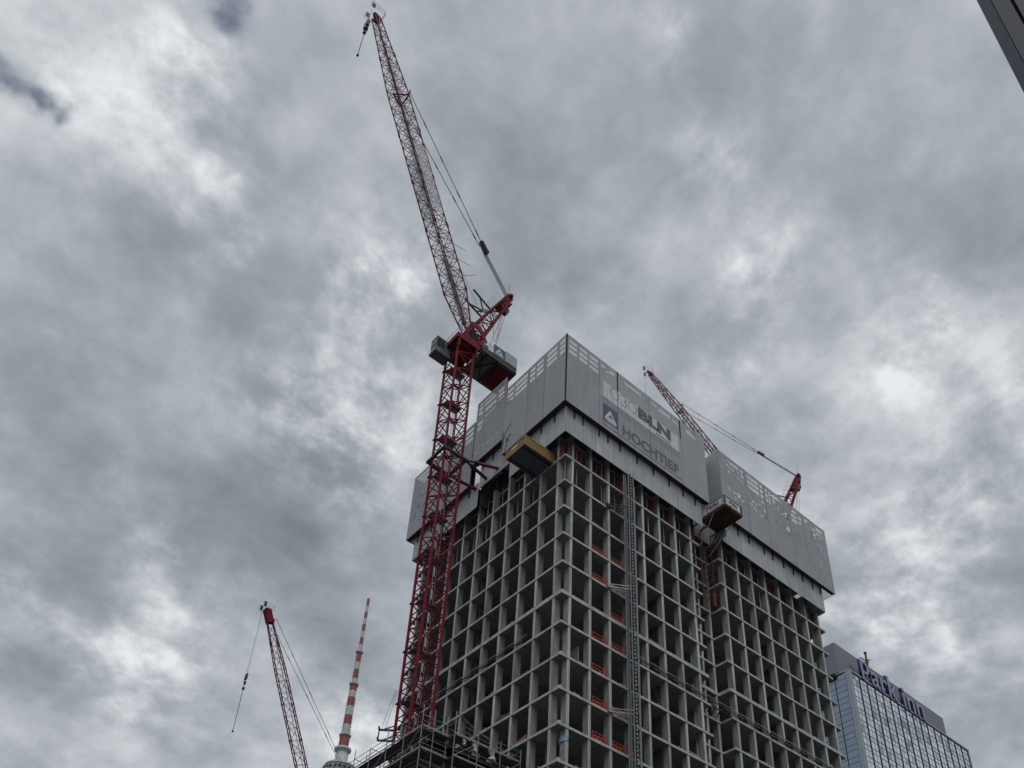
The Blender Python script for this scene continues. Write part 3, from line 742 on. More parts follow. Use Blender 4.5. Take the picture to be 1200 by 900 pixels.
def luffing_crane(label, loc, rz, mast_top, jib_len, luff, mast_base=0., half=1.15, dense=True, banner=True, pend_s=.72, sect=5.8, hook_drop=4., hook_chain=7.5, ha=1., hb=1., rc=.095, blkf=.74, ps=1., walk=True, hs=1.):
    t = thing('tower_crane', label, 'crane', loc, rz, 'luffing tower cranes')
    H = half; zt = mast_top
    # mast
    mb = MB()
    n = max(4, int((zt - mast_base) / 1.45))
    for (x, y) in ((-H,-H),(H,-H),(H,H),(-H,H)): mb.bar((x,y,mast_base),(x,y,zt),.165,6)
    c = [(-H,-H),(H,-H),(H,H),(-H,H)]; dz = (zt - mast_base) / n
    for f in range(4):
        p, q = c[f], c[(f+1) % 4]
        for s in range(n):
            z0 = mast_base + s * dz; a, b = (p, q) if (s + f) % 2 == 0 else (q, p)
            mb.bar((*a,z0),(*b,z0+dz),.065)
            if s % 2 == 0: mb.bar((*p,z0),(*q,z0),.06)
    mb.build('mast', M['crane'], t)
    mb = MB(); z = zt - 3.2
    mb2 = MB()
    while z > max(mast_base, 20):
        ml = MB(); ml.box(-H+.12,H-.1,-.1,H-.12,z,z+.07); ml.build('mast_landing', M['deckgrey'], t)
        ml = MB(); ml.box(-H-.22,-H-.1,H-.2,H+.22,z-.05,z+.12); ml.build('landing_bracket', M['darksteel'], t)
        mb2.bar((.25,.35,z-sect),(.25,.35,z),.03); mb2.bar((.65,.35,z-sect),(.65,.35,z),.03)
        for r_ in range(int(sect / .6)): mb2.bar((.25,.35,z-r_*.6),(.65,.35,z-r_*.6),.02)
        z -= sect
    mb2.build('ladder', M['galv'], t)
    # slewing frame and turning deck
    mb = MB()
    mb.box(-1.6,1.6,-1.6,1.6,zt+.9,zt+1.25)
    mb.lathe([(1.25,zt+.3),(1.45,zt+.35),(1.45,zt+.88),(1.25,zt+.895)], 20)
    for (x, y) in ((-1.3,-1.6),(1.3,-1.6),(-1.3,1.45),(1.3,1.45)): mb.box(x-.15,x+.15,y,y+.15,zt-.8,zt+.895)
    mb.box(-1.66,1.66,-1.68,-1.602,zt+.55,zt+1.3); mb.box(-1.68,-1.602,-1.6,1.6,zt+.55,zt+1.3); mb.box(-1.66,1.66,1.602,1.68,zt+.55,zt+1.3)
    mb.build('slewing_frame', M['crane'], t)
    zd = zt + .45
    mb = MB()
    mb.box(1.75,7.0,-2.0,2.0,zd,zd+.1,1); mb.box(1.75,7.0,-2.06,-2.002,zd-.05,zd+.85); mb.box(1.75,7.0,2.002,2.06,zd-.05,zd+.85); mb.box(6.9,7.05,-2.0,2.0,zd-.12,zd+.85)
    mb.box(-2.9,1.74,1.7,2.06,zd-.05,zd+.8); mb.box(-2.9,1.74,1.3,1.695,zd,zd+.1)
    for x in (2.6,4.2): mb.box(x-.09,x+.09,-1.95,1.95,zd-.16,zd-.002)
    mb.bar((1.8,-1.9,zd-.08),(4.2,1.9,zd-.08),.07); mb.bar((1.8,1.9,zd-.08),(4.2,-1.9,zd-.08),.07)
    mb.box(4.4,6.85,-1.6,1.6,zd-.22,zd-.004,2)
    mb.build('counter_deck', [M['darksteel'], M['deckgrey'], M['crane']], t)
    mb = MB()
    for x in (1.9,3.0,4.1): mb.bar((x,-2.0,zd+.85),(x,-2.0,zd+1.95),.03)
    mb.bar((1.9,-2.0,zd+1.9),(4.1,-2.0,zd+1.9),.03); mb.bar((1.9,-2.0,zd+1.4),(4.1,-2.0,zd+1.4),.025)
    for x in (-2.8,-1.9): mb.bar((x,1.9,zd+.8),(x,1.9,zd+1.8),.03)
    mb.bar((-2.8,1.9,zd+1.8),(-.6,1.9,zd+1.8),.03); mb.bar((-1.55,-1.5,zt+1.3),(-1.55,-1.5,zt+2.3),.03); mb.bar((-1.55,1.5,zt+1.3),(-1.55,1.5,zt+2.3),.03); mb.bar((-1.55,-1.5,zt+2.3),(-1.55,1.5,zt+2.3),.03)
    mb.build('deck_railing', M['galv'], t)
    mb = MB(); mb.box(5.2,6.98,-2.12,2.12,zd+.86,zd+2.7); mb.build('counterweight', M['ballast'], t)
    mb = MB(); mb.lathe([(.55,-1.2),(.55,-1.1),(.38,-1.09),(.38,1.09),(.55,1.1),(.55,1.2)], 14)
    w = mb.build('luffing_winch', M['darksteel'], t); w.rotation_euler = (R(90),0,0); w.location = (3.6,0,zd+1.0)
    mb = MB(); mb.box(1.9,2.7,-1.8,-.9,zd+.86,zd+1.7); mb.build('switch_box', M['cabgreen'], t)
    sgn = MB(); sgn.quad([(3.3,-2.09,zd+.6),(5.05,-2.09,zd+.6),(5.05,-2.09,zd+2.5),(3.3,-2.09,zd+2.5)]); sg = sgn.build('logo_board', M['logoblue'], t)
    sgn = MB()
    tri = [(4.2,zd+2.25),(3.5,zd+1.05),(4.9,zd+1.05)]; inn = [(4.2,zd+1.75),(3.95,zd+1.33),(4.45,zd+1.33)]
    for i in range(3):
        j = (i+1) % 3; sgn.quad([(tri[i][0],-2.1,tri[i][1]),(tri[j][0],-2.1,tri[j][1]),(inn[j][0],-2.1,inn[j][1]),(inn[i][0],-2.1,inn[i][1])])
    sgn.build('logo_triangle', M['bannerwhite'], sg)
    # cab
    cabo = MB(); x0, x1, y0, y1, z0, z1 = -3.15, -1.1, .45, 1.69, zt-1.05, zt+1.35
    cabo.box(x0,x1,y0,y1,z0,z0+.5); cabo.box(x0,x1,y0,y1,z1-.14,z1); cabo.box(x1-.75,x1,y0,y1,z0+.502,z1-.142)
    for (x, y) in ((x0,y0),(x0,y1-.1),(x0+1.1,y0)): cabo.box(x,x+.1,y,y+.1,z0+.502,z1-.142)
    cabo.box(x0-.1,x1,y0-.06,y1+.06,z0-.35,z0-.004)
    cab = cabo.build('cab', M['cabgreen'], t)
    gl = MB(); gl.box(x0+.03,x1-.76,y0+.03,y1-.03,z0+.503,z1-.143); gl.build('cab_glass', M['cabglass'], cab)
    for (xa, xb, za, zb_) in ((x0+.14,x0+.62,z0+.75,z1-.3),(x0+.72,x0+1.08,z0+.9,z1-.3),(x1-.65,x1-.2,z0+1.2,z1-.5)):
        gl = MB(); gl.quad([(xa,y0-.012,za),(xb,y0-.012,za),(xb,y0-.012,zb_),(xa,y0-.012,zb_)]); gl.build('cab_window', M['black'], cab)
    for (ya, yb_, za, zb_) in ((y0+.12,y1-.12,z0+1.05,z1-.45),(y0+.12,y1-.12,z0+.15,z0+.75)):
        gl = MB(); gl.quad([(x0-.012,yb_,za),(x0-.012,ya,za),(x0-.012,ya,zb_),(x0-.012,yb_,zb_)]); gl.build('cab_window', M['cabglass'], cab)
    gl = MB(); gl.quad([(x0-.02,y1-.15,z0+.2),(x0-.02,y0+.5,z0+.75),(x0-.02,y0+.4,z0+.85),(x0-.02,y1-.15,z0+.35)]); gl.build('notice_sheet', M['white'], cab)
    mc = MB(); mc.box(.1,1.7,-1.15,1.15,zt+1.61,zt+4.0); mc.build('slewing_machinery', M['darksteel'], t)
    # jib
    P0 = Vector((.5,0,zt+4.9)); dr = Vector((-math.cos(luff),0,math.sin(luff))); nn = Vector((dr.z,0,-dr.x)); yy = Vector((0,1,0))
    P1 = P0 + dr * jib_len
    def corner(P, a, b): return P + nn * (a * ha) + yy * (b * hb)
    order = [(-1,-1),(1,-1),(1,1),(-1,1)]
    tp = lambda s: max(.42, min(1., .42 + s * 5.5)) if s < .11 else (1. if s < .74 else 1. - (s - .74) / .26 * .55)
    mb = MB(); nseg = int(jib_len / 1.55) if dense else int(jib_len / 2.3)
    node = lattice(mb, [corner(P0,a,b) for a, b in order], [corner(P1,a,b) for a, b in order], nseg, rc, rc * .48, taper=tp)
    mb.build('jib', M['jibred'], t)
    for s_ in (.115,.3,.45,.6,.86):     # joints where the jib sections meet
        for i in range(4):
            mb = MB(); c_ = node(i, s_); mb.bar(c_ - dr*.3, c_ + dr*.3, rc * 1.5, 6); mb.build('jib_joint', M['jibred'], t)
    c1, c2 = node(1, pend_s), node(2, pend_s); b1_, b2_ = node(0, pend_s), node(3, pend_s)
    mb = MB(); mb.bar(c1, c2, .13); mb.bar(c1, node(1, pend_s+.02) + nn*.5*ha, .12); mb.bar(c2, node(2, pend_s+.02) + nn*.5*ha, .12)
    mb.bar(c1, b1_.lerp(b2_,.5), .11); mb.bar(c2, b1_.lerp(b2_,.5), .11); mb.build('pendant_anchor', M['crane'], t)
    mb = MB()   # walkway inside the jib
    for s in range(0, nseg - 3 if walk else 0):
        p = P0 + dr * (jib_len * (s + .5) / nseg); q = P0 + dr * (jib_len * (s + 1.4) / nseg)
        k = tp((s + 1) / nseg)
        a = -.5 * k
        mb.quad([corner(p,a,-.35*k), corner(q,a,-.35*k), corner(q,a,.35*k), corner(p,a,.35*k)])
    if walk: mb.build('jib_walkway', M['jibmesh'], t)
    else:
        hb2 = MB(); hb2.bar(P1 - dr*2.2, P1 + dr*.6, .85, 4); hb2.build('head_box', M['crane'], t)
    mb = MB()
    for b in (-.38,.38): mb.bar(corner(P0+dr*3,.3,b), corner(P1-dr*6,.3,b*.6), .03)
    for s in range(nseg): 
        p = P0 + dr * (jib_len * (s + .5) / nseg); mb.bar(corner(p,.3,-.36), corner(p,-.4,-.36), .02)
    mb.build('walkway_rail', M['rope'], t)
    if banner:
        mb = MB()
        for (s0, s1) in ((.335,.545),):
            a0_, a1_ = node(0, s0) - yy*.06 , node(0, s1) - yy*.06; b0_, b1_ = node(1, s0) - yy*.06, node(1, s1) - yy*.06
            K = 12
            for i in range(K):
                mb.quad([a0_.lerp(a1_, i/K), a0_.lerp(a1_, (i+1)/K), b0_.lerp(b1_, (i+1)/K), b0_.lerp(b1_, i/K)])
        mb.build('jib_banner', M['jibbanner'], t)
        mb = MB()
        a0_, a1_ = node(0,.3), node(0,.5); b0_, b1_ = node(3,.3), node(3,.5); K = 10
        for i in range(K):
            mb.quad([a0_.lerp(a1_, i/K), a0_.lerp(a1_, (i+1)/K), b0_.lerp(b1_, (i+1)/K), b0_.lerp(b1_, i/K)])
        mb.build('jib_net', M['jibmesh'], t)
        mb = MB()   # grey duct near the foot
        mb.bar(corner(P0+dr*1.2,-.1,-.1), corner(P0+dr*11,-.15,-.1), .32, 8); mb.build('cable_duct', M['ballast'], t)
        mb = MB()
        for s in (.20,.245,.15): p = node(1, s); mb.bar(p, p + Vector((1.9,-.2,.15 if s > .16 else 1.8)), .03)
        mb.build('marker_rod', M['rope'], t)
    # jib head
    hd = MB(); q = P1
    hd.bar(corner(q,.0,-.5), corner(q,.0,.5), .32, 8); hd.bar(q - dr*.8, q + dr*.9, .34, 6)
    hd.build('jib_head', M['crane'], t)
    tipc = P1 + dr * .8
    for sgn_ in (-1, 1):
        hd = MB()
        hd.box(tipc.x-1.0, tipc.x-.5, sgn_*.8-.05, sgn_*.8+.05, tipc.z-.3, tipc.z+.8)
        hd.build('sheave_plate', M['darksteel'], t)
    hd = MB()
    for zz in (0,.55,1.1):
        hd.path([Vector((tipc.x-1.2,-1.0,tipc.z-.4+zz)),Vector((tipc.x+1.1,-1.05,tipc.z-.4+zz)),Vector((tipc.x+1.1,1.05,tipc.z-.4+zz)),Vector((tipc.x-1.2,1.0,tipc.z-.4+zz))], .025)
    for (x,y) in ((-1.2,-1),(1.1,-1.05),(1.1,1.05),(-1.2,1),(0,-1.02),(0,1.02)): hd.bar((tipc.x+x,y,tipc.z-.4),(tipc.x+x,y,tipc.z+.7),.025)
    hd.build('head_railing', M['galv'], t)
    # hook block
    hx = tipc.x - .7
    mb = MB(); zk = tipc.z - hook_drop
    for y in (-.25,.25): mb.bar((hx,y,tipc.z-.1),(hx,y*.7,zk+.3),.022)
    mb.build('hoist_rope', M['rope'], t)
    mb = MB(); mb.box(hx-.22*hs,hx+.22*hs,-.5*hs,.5*hs,zk-1.1*hs,zk+.35); mb.lathe([(.12*hs,zk-1.9),(.34*hs,zk-1.7),(.3*hs,zk-1.15),(.12*hs,zk-1.105)],10,(hx,0))
    hk = mb.build('hook_block', M['darksteel'], t)
    mb = MB(); mb.bar((hx,0,zk-1.9),(hx,0,zk-1.9-hook_chain),.055,6); mb.box(hx-.14,hx+.14,-.14,.14,zk-2.1-hook_chain,zk-1.85-hook_chain); mb.box(hx-.2,hx+.2,-.2,.2,zk-2.9,zk-2.5)
    mb.build('hook_chain', M['darksteel'], hk)
    # A-frame
    B0 = Vector((1.3,0,zt+3.9)); B1 = Vector((6.0,0,zt+16.2)); ad = (B1 - B0).normalized(); an = Vector((ad.z,0,-ad.x))
    mb = MB()
    A_ = [B0 + an*(-1.1) - yy*1.05, B0 + an*.9 - yy*1.05, B0 + an*.9 + yy*1.05, B0 + an*(-1.1) + yy*1.05]
    B_ = [B1 + an*(-.45) - yy*.45, B1 + an*.4 - yy*.45, B1 + an*.4 + yy*.45, B1 + an*(-.45) + yy*.45]
    lattice(mb, A_, B_, 7, .16, .07)
    mb.build('a_frame', M['crane'], t)
    mb = MB(); mb.bar(B1 - ad*2.6, B1 + ad*1.0, .72, 4); mb.bar(B1 + ad*.9 - yy*.8, B1 + ad*.9 + yy*.8, .3, 8)
    mb.bar(B1 + an*.7 - yy*.6 - ad*.4, B1 + an*.7 + yy*.6 - ad*.4, .12, 6)
    mb.build('a_frame_head', M['crane'], t)
    mb = MB(); mb.bar(B1 + an*.9 - ad*2.6, B1 + an*.9 - ad*1.4, .32, 6); mb.bar(B1 + ad*1.0, B1 + ad*1.0 + Vector((0,0,3.2)), .03); mb.build('head_fitting', M['darksteel'], t)
    # foot plates at both sides of the slewing frame, with two openings each
    mb = MB()
    for y in (-1.55,1.4):
        pts_ = [(-1.0,zt+1.3),(1.55,zt+1.3),(2.7,zt+3.2),(1.5,zt+5.2),(.1,zt+5.0)]
        cx_, cz_ = .95, zt + 3.1
        inn_ = [(cx_ + (px-cx_)*.62, cz_ + (pz-cz_)*.62) for px, pz in pts_]
        for i in range(5):
            j = (i+1) % 5
            for yo, fl in ((y,0),(y+.15,1)):
                qd = [(pts_[i][0],yo,pts_[i][1]),(pts_[j][0],yo,pts_[j][1]),(inn_[j][0],yo,inn_[j][1]),(inn_[i][0],yo,inn_[i][1])]
                mb.quad(qd if not fl else qd[::-1])
            mb.quad([(pts_[i][0],y,pts_[i][1]),(pts_[i][0],y+.15,pts_[i][1]),(pts_[j][0],y+.15,pts_[j][1]),(pts_[j][0],y,pts_[j][1])])
            mb.quad([(inn_[i][0],y,inn_[i][1]),(inn_[j][0],y,inn_[j][1]),(inn_[j][0],y+.15,inn_[j][1]),(inn_[i][0],y+.15,inn_[i][1])])
        mb.bar((.2,y+.07,zt+4.4),(1.6,y+.07,zt+1.6),.16); 
    mb.box(-.9,2.0,-1.35,1.35,zt+1.28,zt+1.6); mb.bar((.5,-1.5,zt+4.9),(.5,1.5,zt+4.9),.22,8); mb.bar((2.2,-1.4,zt+3.4),(2.2,1.4,zt+3.4),.2,8)
    mb.build('foot_plate', M['crane'], t)
    # black auxiliary davit on the A-frame
    mb = MB()
    mb.bar((.55,-.3,zt+13.2),(3.75,-.3,zt+11.6),.13); mb.bar((-.55,-.3,zt+10.2),(2.3,-.3,zt+9.0),.13)
    mb.bar((1.7,-.3,zt+12.5),(2.3,-.3,zt+10.6),.09); mb.bar((.3,-.3,zt+9.9),(2.35,-.3,zt+10.4),.1); mb.bar((2.2,-.3,zt+10.7),(3.6,-.3,zt+11.4),.07); mb.bar((1.5,-.3,zt+9.6),(3.3,-.3,zt+11.0),.1)
    mb.build('davit', M['darksteel'], t)
    mb = MB(); c5 = B0.lerp(B1,.75) - an*.7
    for k in range(5):
        p = B0.lerp(B1,.55+.09*k) - an*.8; mb.bar(p-yy*.5, p-yy*.5-an*.9, .025); mb.bar(p+yy*.5, p+yy*.5-an*.9, .025)
    for y in (-.5,.5): mb.bar(B0.lerp(B1,.55)-an*1.7+yy*y, B0.lerp(B1,.91)-an*1.7+yy*y, .025)
    mb.build('ladder_cage', M['galv'], t)
    # pendants, equaliser block and luffing ropes
    pj = node(1, pend_s+.015) + nn*.35
    Bt = B1 + ad*.9
    blk = pj.lerp(Bt, blkf)
    mb = MB()
    for y in (-.62,.62): 
        e = Vector((blk.x, y*.42, blk.z)); s_ = Vector((pj.x, y*1.5, pj.z))
        mb.bar(s_, e, .05, 6)
        for u in (.22,.45,.68,.93): c_ = s_.lerp(e,u); mb.bar(c_-(e-s_).normalized()*.45, c_+(e-s_).normalized()*.45, .085, 6)
    mb.build('pendant', M['rope'], t)
    mb = MB(); dl = (Bt - blk).normalized(); mb.bar(blk - dl*.3, blk + dl*1.5*ps, .36*ps, 6, w2=.42*ps); mb.build('equaliser_block', M['darksteel'], t)
    mb = MB()
    for i in range(7):
        y = -.27 + .09*i; mb.bar(Vector((blk.x,y*.9,blk.z)) + dl*1.4*ps, Vector((Bt.x,y,Bt.z)), .034, 5)
    mb.build('luffing_rope', M['paleropes'], t)
    mb = MB()
    for (y, x2) in ((-.45,4.0),(.1,3.4),(.5,5.0)): mb.bar((Bt.x-.05,y,Bt.z-.9),(x2,y*1.6,zd+1.2),.03)
    prev = None
    for i in range(13):
        u = i/12; p = Vector((Bt.x-.8-1.8*u*.6, .2, (Bt.z-3)*(1-u) + (Bt.z-6)*u - 5.5*math.sin(math.pi*u)))
        if prev is not None: mb.bar(prev, p, .025)
        prev = p
    mb.bar(node(1,.17)+nn*.1, (2.2,-.3,zt+9.4), .02)
    mb.build('winch_rope', M['rope'], t)
    return t
M['jibbanner'] = perforated('jib_banner_sheet', (.42,.41,.43), .42)
luffing_crane('nearest red luffing crane, its tall lattice mast tied to the left face of the tower', (-5.7,13.08,0), 0, 98.0, 55.8, R(67.6))
luffing_crane('red luffing crane half hidden behind the screens, above the banner and the far block', (74.3,25.7,0), R(-52), 124.3, 53.5, R(66), dense=True, banner=False, hook_drop=9., ha=.65, hb=.8, rc=.11, blkf=.68, ps=.8)
luffing_crane('distant red luffing crane beside the striped television antenna, only its jib in view', (26.6,92,0), 0, 63.4, 46.5, R(65.5), dense=False, banner=False, pend_s=.95, hook_drop=15.5, hook_chain=9.5, ha=1.05, hb=.32, rc=.105, blkf=.93, walk=False, hs=.7)

# collar and struts tying the big mast to the tower
t = thing('mast_tie_frame', 'dark collar round the red crane mast with three struts into the tower', 'mast tie')
z = 79.75; x0, x1, y0, y1 = -7.2, -4.3, 11.45, 14.55
mb = MB()
mb.box(x0-.15,x1+.15,y0-.12,y0+.12,z-.17,z+.17); mb.box(x0-.15,x1+.15,y1-.12,y1+.12,z-.17,z+.17)
mb.box(x0-.15,x0+.12,y0+.13,y1-.13,z-.165,z+.165); mb.box(x1-.12,x1+.15,y0+.13,y1-.13,z-.165,z+.165)
mb.build('collar', M['darksteel'], t)
for (a, b) in (((x1+.1,y0-.05,z),(.7,9.6,z+.2)),((x1+.1,y0+.1,z-.02),(.8,12.6,z+.2)),((x1+.1,y1,z),(.8,13.9,z-.2))):
    a = Vector(a); b = Vector(b); mb = MB(); mb.bar(a.lerp(b,.2), b, .2, 8); mb.bar(a, a.lerp(b,.22), .13, 6, 1); mb.bar(a.lerp(b,.17), a.lerp(b,.23), .27, 8, 1)
    mb.build('strut', [mat('strut_red', (.14,.02,.028), .5, var=.2), M['darksteel']], t)
for (y_, z0_, z1_) in ((9.5,79.3,80.7),(12.5,78.2,80.6),(13.85,77.6,80.2)):
    mb = MB(); mb.box(.55,.85,y_-.25,y_+.25,z0_,z1_); mb.build('anchor_plate', M['rust'], t)

# ------------------------------------------------------------------ scaffold round the foot of the mast
S = thing('scaffold', 'tubular steel scaffold with boarded decks round the foot of the big red mast', 'scaffold')
ZS = 41.0
bays = []
def frame_post(x, y, z0, z1): 
    mb = MB(); mb.bar((x,y,z0),(x,y,z1),.04,6); mb.build('standard', M['galvdark'], S)
levels = (ZS, ZS-2.0, ZS-4.0, ZS-6.0)
legs = [('y', -9.7, -8.6, 5.2, 19.0), ('x', 5.1, 6.2, -8.55, -7.0), ('x', 4.3, 5.4, -7.2, -.25)]
for lv, z in enumerate(levels):
    for (ax, a0, a1, b0_, b1_) in legs:
        w = (a1 - a0) / 4
        for i in range(4):
            mb = MB()
            if ax == 'y': mb.box(a0+i*w+.02, a0+(i+1)*w-.02, b0_, b1_, z-.07, z)
            else: mb.box(b0_, b1_, a0+i*w+.02, a0+(i+1)*w-.02, z-.07, z)
            mb.build('deck_board', M['plank'], S)
ys = [5.2,7.7,10.3,12.9,15.5,18.1]
for i, y in enumerate(ys):
    frame_post(-9.72, y, 20, ZS+(2.0 if i in (0,2,4) else 1.15)); frame_post(-8.58, y, 20, ZS+(2.0 if i % 2 == 0 else 1.1))
xs = [-7.15,-4.8,-2.45,-.3]
for i, x in enumerate(xs):
    frame_post(x, 4.28, 20, ZS+(2.1 if i in (0,) else 1.25)); frame_post(x, 5.42, 20, ZS+(1.2 if i else 2.0))
mb = MB()
for z in levels:
    for dz in ((.5,1.0) if z == ZS else (.5,1.0)):
        mb.bar((-9.74,5.0,z+dz),(-9.74,18.6,z+dz),.028,5); mb.bar((-7.2,4.26,z+dz),(-.2,4.26,z+dz),.028,5); mb.bar((-9.7,5.08,z+dz),(-7.2,5.08,z+dz),.028,5)
        if z == ZS: mb.bar((-8.56,6.2,z+dz),(-8.56,18.6,z+dz),.028,5); mb.bar((-7.2,5.44,z+dz),(-.2,5.44,z+dz),.028,5)
mb.build('guard_rail', M['galvdark'], S)
for (a_, b_) in [((-9.72,y,ZS+d),(-8.58,y,ZS+d)) for y in ys for d in (1.1,-.12)] + [((x,4.28,ZS+d),(x,5.42,ZS+d)) for x in xs for d in (1.1,-.12)]:
    mb = MB(); mb.bar(a_, b_, .034, 5); mb.build('transom', M['galvdark'], S)
mb = MB(); mb.bar((-7.15,4.26,ZS+2.1),(-4.8,4.26,ZS+.95),.03,5); mb.build('brace', M['galvdark'], S)
mb = MB(); mb.bar((-4.8,4.26,ZS+1.1),(-2.45,4.26,ZS+.4),.03,5); mb.build('brace', M['galvdark'], S)
mb = MB(); mb.bar((-4.8,4.24,ZS),(-7.15,4.24,ZS-2),.03,5); mb.build('brace', M['galvdark'], S)
mb = MB(); mb.bar((-2.45,4.24,ZS-2),(-.3,4.24,ZS),.03,5); mb.build('brace', M['galvdark'], S)
mb = MB(); mb.bar((-9.76,7.7,ZS-2),(-9.76,5.2,ZS),.03,5); mb.build('brace', M['galvdark'], S)
mb = MB(); mb.bar((-9.76,12.9,ZS-2),(-9.76,10.3,ZS),.03,5); mb.build('brace', M['galvdark'], S)
mb = MB(); mb.bar((-8.0,5.2,ZS+1.6),(-5.6,6.3,ZS+2.6),.035,5); mb.build('brace', M['galvdark'], S)
mb = MB()
for z in levels[:3]: mb.box(-7.2,-.25,4.24,4.27,z+.005,z+.16); mb.box(-9.7,-7.2,5.03,5.06,z+.005,z+.16); mb.box(-9.78,-9.75,5.1,18.6,z+.005,z+.16)
mb.build('toe_board', M['galvdark'], S)
mb = MB()
for x in range(12):
    xx = -8.3 + x*.68
    mb.box(xx, xx+.14, 6.3, 9.5, ZS-1.2, ZS-.9)
for y in range(7): mb.box(-8.4,-.6,6.4+y*.5,6.5+y*.5,ZS-.895,ZS-.75)
mb.build('timber_joist', M['brown'], S)
for z in (ZS-.55, ZS-2.9, ZS-5.2):
    mb = MB(); mb.box(-8.4,-.4,5.6,18,z,z+.25); mb.build('deck_slab', M['backing'], S)
for z in (ZS-2.6, ZS-4.9):
    mb = MB(); mb.box(-8.5,-.35,6.7,6.8,z,z+1.9); mb.build('dark_hoarding', M['backing'], S)
    mb = MB(); mb.box(-8.5,-8.4,6.81,18,z,z+1.9); mb.build('dark_hoarding', M['backing'], S)
# canvas bundles tied to the scaffold
def bundle(lab, loc, s):
    """a crumpled sheet tied in the middle"""
    rr = random.Random(len(lab)); mb = MB(); nu, nv = 11, 9
    P = []
    for k in range(nv):
        v = k / (nv - 1); waist = .45 + .55 * abs(2 * v - 1.05)
        P.append([((rr.uniform(.75,1.2) * .34 * waist * math.cos(6.283*i/nu) + .1*math.sin(5*v)) * s, rr.uniform(.75,1.2) * .26 * waist * math.sin(6.283*i/nu) * s, (v * .8 + rr.uniform(-.05,.05)) * s) for i in range(nu)])
    for k in range(nv - 1):
        for i in range(nu):
            j = (i + 1) % nu; mb.quad([P[k][i], P[k][j], P[k+1][j], P[k+1][i]])
    mb.quad(P[-1]); mb.quad(P[0][::-1])
    o = mb.build('canvas_bundle', M['cloth'], None, False); o.location = loc; o.rotation_euler = (rr.uniform(-.4,.4), rr.uniform(-.5,.5), 0); tag(o, lab, 'bundle', 'pale canvas bundles on the scaffold')
bundle('smallest pale canvas bundle, leftmost of three on the scaffold front', (-6.3,4.1,ZS-.75), .55)
bundle('pale upright canvas bundle in the middle of the scaffold front', (-5.3,4.05,ZS-1.0), .8)
bundle('large pale canvas bundle at the right of the scaffold front', (-3.6,3.95,ZS-1.15), 1.05)
# dark climbing bracket arms beside the mast foot
t = thing('service_bracket', 'black cantilever bracket at the left of the red mast just above the scaffold', 'bracket')
mb = MB()
for z in (44.6, 45.7):
    mb.bar((-6.8,14.3,z),(-7.9,15.2,z),.11); mb.bar((-7.9,15.2,z),(-8.3,14.6,z-.1),.10); mb.bar((-6.8,14.3,z+.5),(-7.7,15.0,z),.06)
mb.bar((-7.9,15.2,44.6),(-7.9,15.2,45.7),.06)
mb.build('bracket_arm', M['darksteel'], t)
mb = MB(); mb.bar((-7.8,15.1,45.7),(-7.1,14.6,50),.018); mb.bar((-7.5,14.9,45.7),(-7.0,14.5,50),.018); mb.build('stay_wire', M['rope'], t)

# ------------------------------------------------------------------ hotel
hz = R(.56)
H = thing('hotel_tower', 'glass clad hotel high-rise with a grey rooftop box and large rooftop lettering', 'building', (109.55,34.83,0), hz)
W_, D_, ZT = 47.4, 17.0, 118.0
mb = MB(); mb.box(.35,W_-.35,.35,D_-.35,0,ZT-.3); mb.build('hotel_wall', M['hoteldark'], H)
mb = MB()
mb.box(-.02,.75,-.06,.34,0,ZT-.02); mb.box(-.06,.34,.345,.9,0,ZT-.02); mb.box(W_-.5,W_+.05,-.06,.34,0,ZT-.02)
mb.box(-.05,W_+.05,-.08,.36,ZT-.015,ZT+.35); mb.box(-.07,.36,.365,D_,ZT-.015,ZT+.35)
mb.build('corner_post', M['hotelframe'], H)
nb = 16; bw = (W_ - 1.3) / nb; st = 2.78; cnt = 0
rest = MB(); restf = MB()
def hotel_cell(x0, x1, zb, mbg, mbf):
    """a bay of one storey: a row of two short panes above a row of two tall ones, pale frames between"""
    w = x1 - x0
    for (za, zc) in ((zb+.10, zb+1.56), (zb+1.76, zb+st-.14)):
        for i in range(2):
            xa = x0 + .24 + i*(w-.42)/2; xb = xa + (w-.42)/2 - .16
            mbg.quad([(xa,.10+random.uniform(-.012,.012),za),(xb,.10+random.uniform(-.012,.012),za),(xb,.10+random.uniform(-.012,.012),zc),(xa,.10,zc)], random.choice((0,0,0,0,0,1,1,2)))
    mbf.box(x0+.1,x1-.08,.12,.3,zb-.05,zb+st-.06)
for fl in range(int(ZT / st)):
    zb = ZT - .25 - st * (fl + 1)
    if zb < 1: break
    for b in range(nb):
        x0 = .8 + b * bw
        if cnt < 96 and fl < 6:
            g_ = MB(); f_ = MB(); hotel_cell(x0, x0 + bw, zb, g_, f_)
            fo = f_.build('window', M['hotelmullion'], H); g_.build('pane', [M['glassR'], M['glassR2'], M['glassR3']], fo); cnt += 1
        else: hotel_cell(x0, x0 + bw, zb, rest, restf)
ro = restf.build('lower_window', M['hotelmullion'], H, stuff=True); rest.build('pane', [M['glassR'], M['glassR2'], M['glassR3']], ro)
mb = MB()
for b in range(nb + 1):
    x0 = .8 + b * bw; mb.box(x0-.13,x0+.13,-.02,.11,0,ZT-.05)
mb.build('facade_rib', M['hoteldark'], H, stuff=False)
gs = MB(); fs = MB()
for fl in range(int(ZT / st)):
    zb = ZT - .3 - st * (fl + 1)
    if zb < 1: break
    for i in range(6):
        y0 = 1.0 + i*2.6
        for (za, zc) in ((zb+.06,zb+1.5),(zb+1.6,zb+st-.05)):
            gs.quad([(.1,y0+.05,za),(.1,y0+2.45,za),(.1,y0+2.45,zc),(.1,y0+.05,zc)])
gs.build('side_glazing', M['glassL'], H)
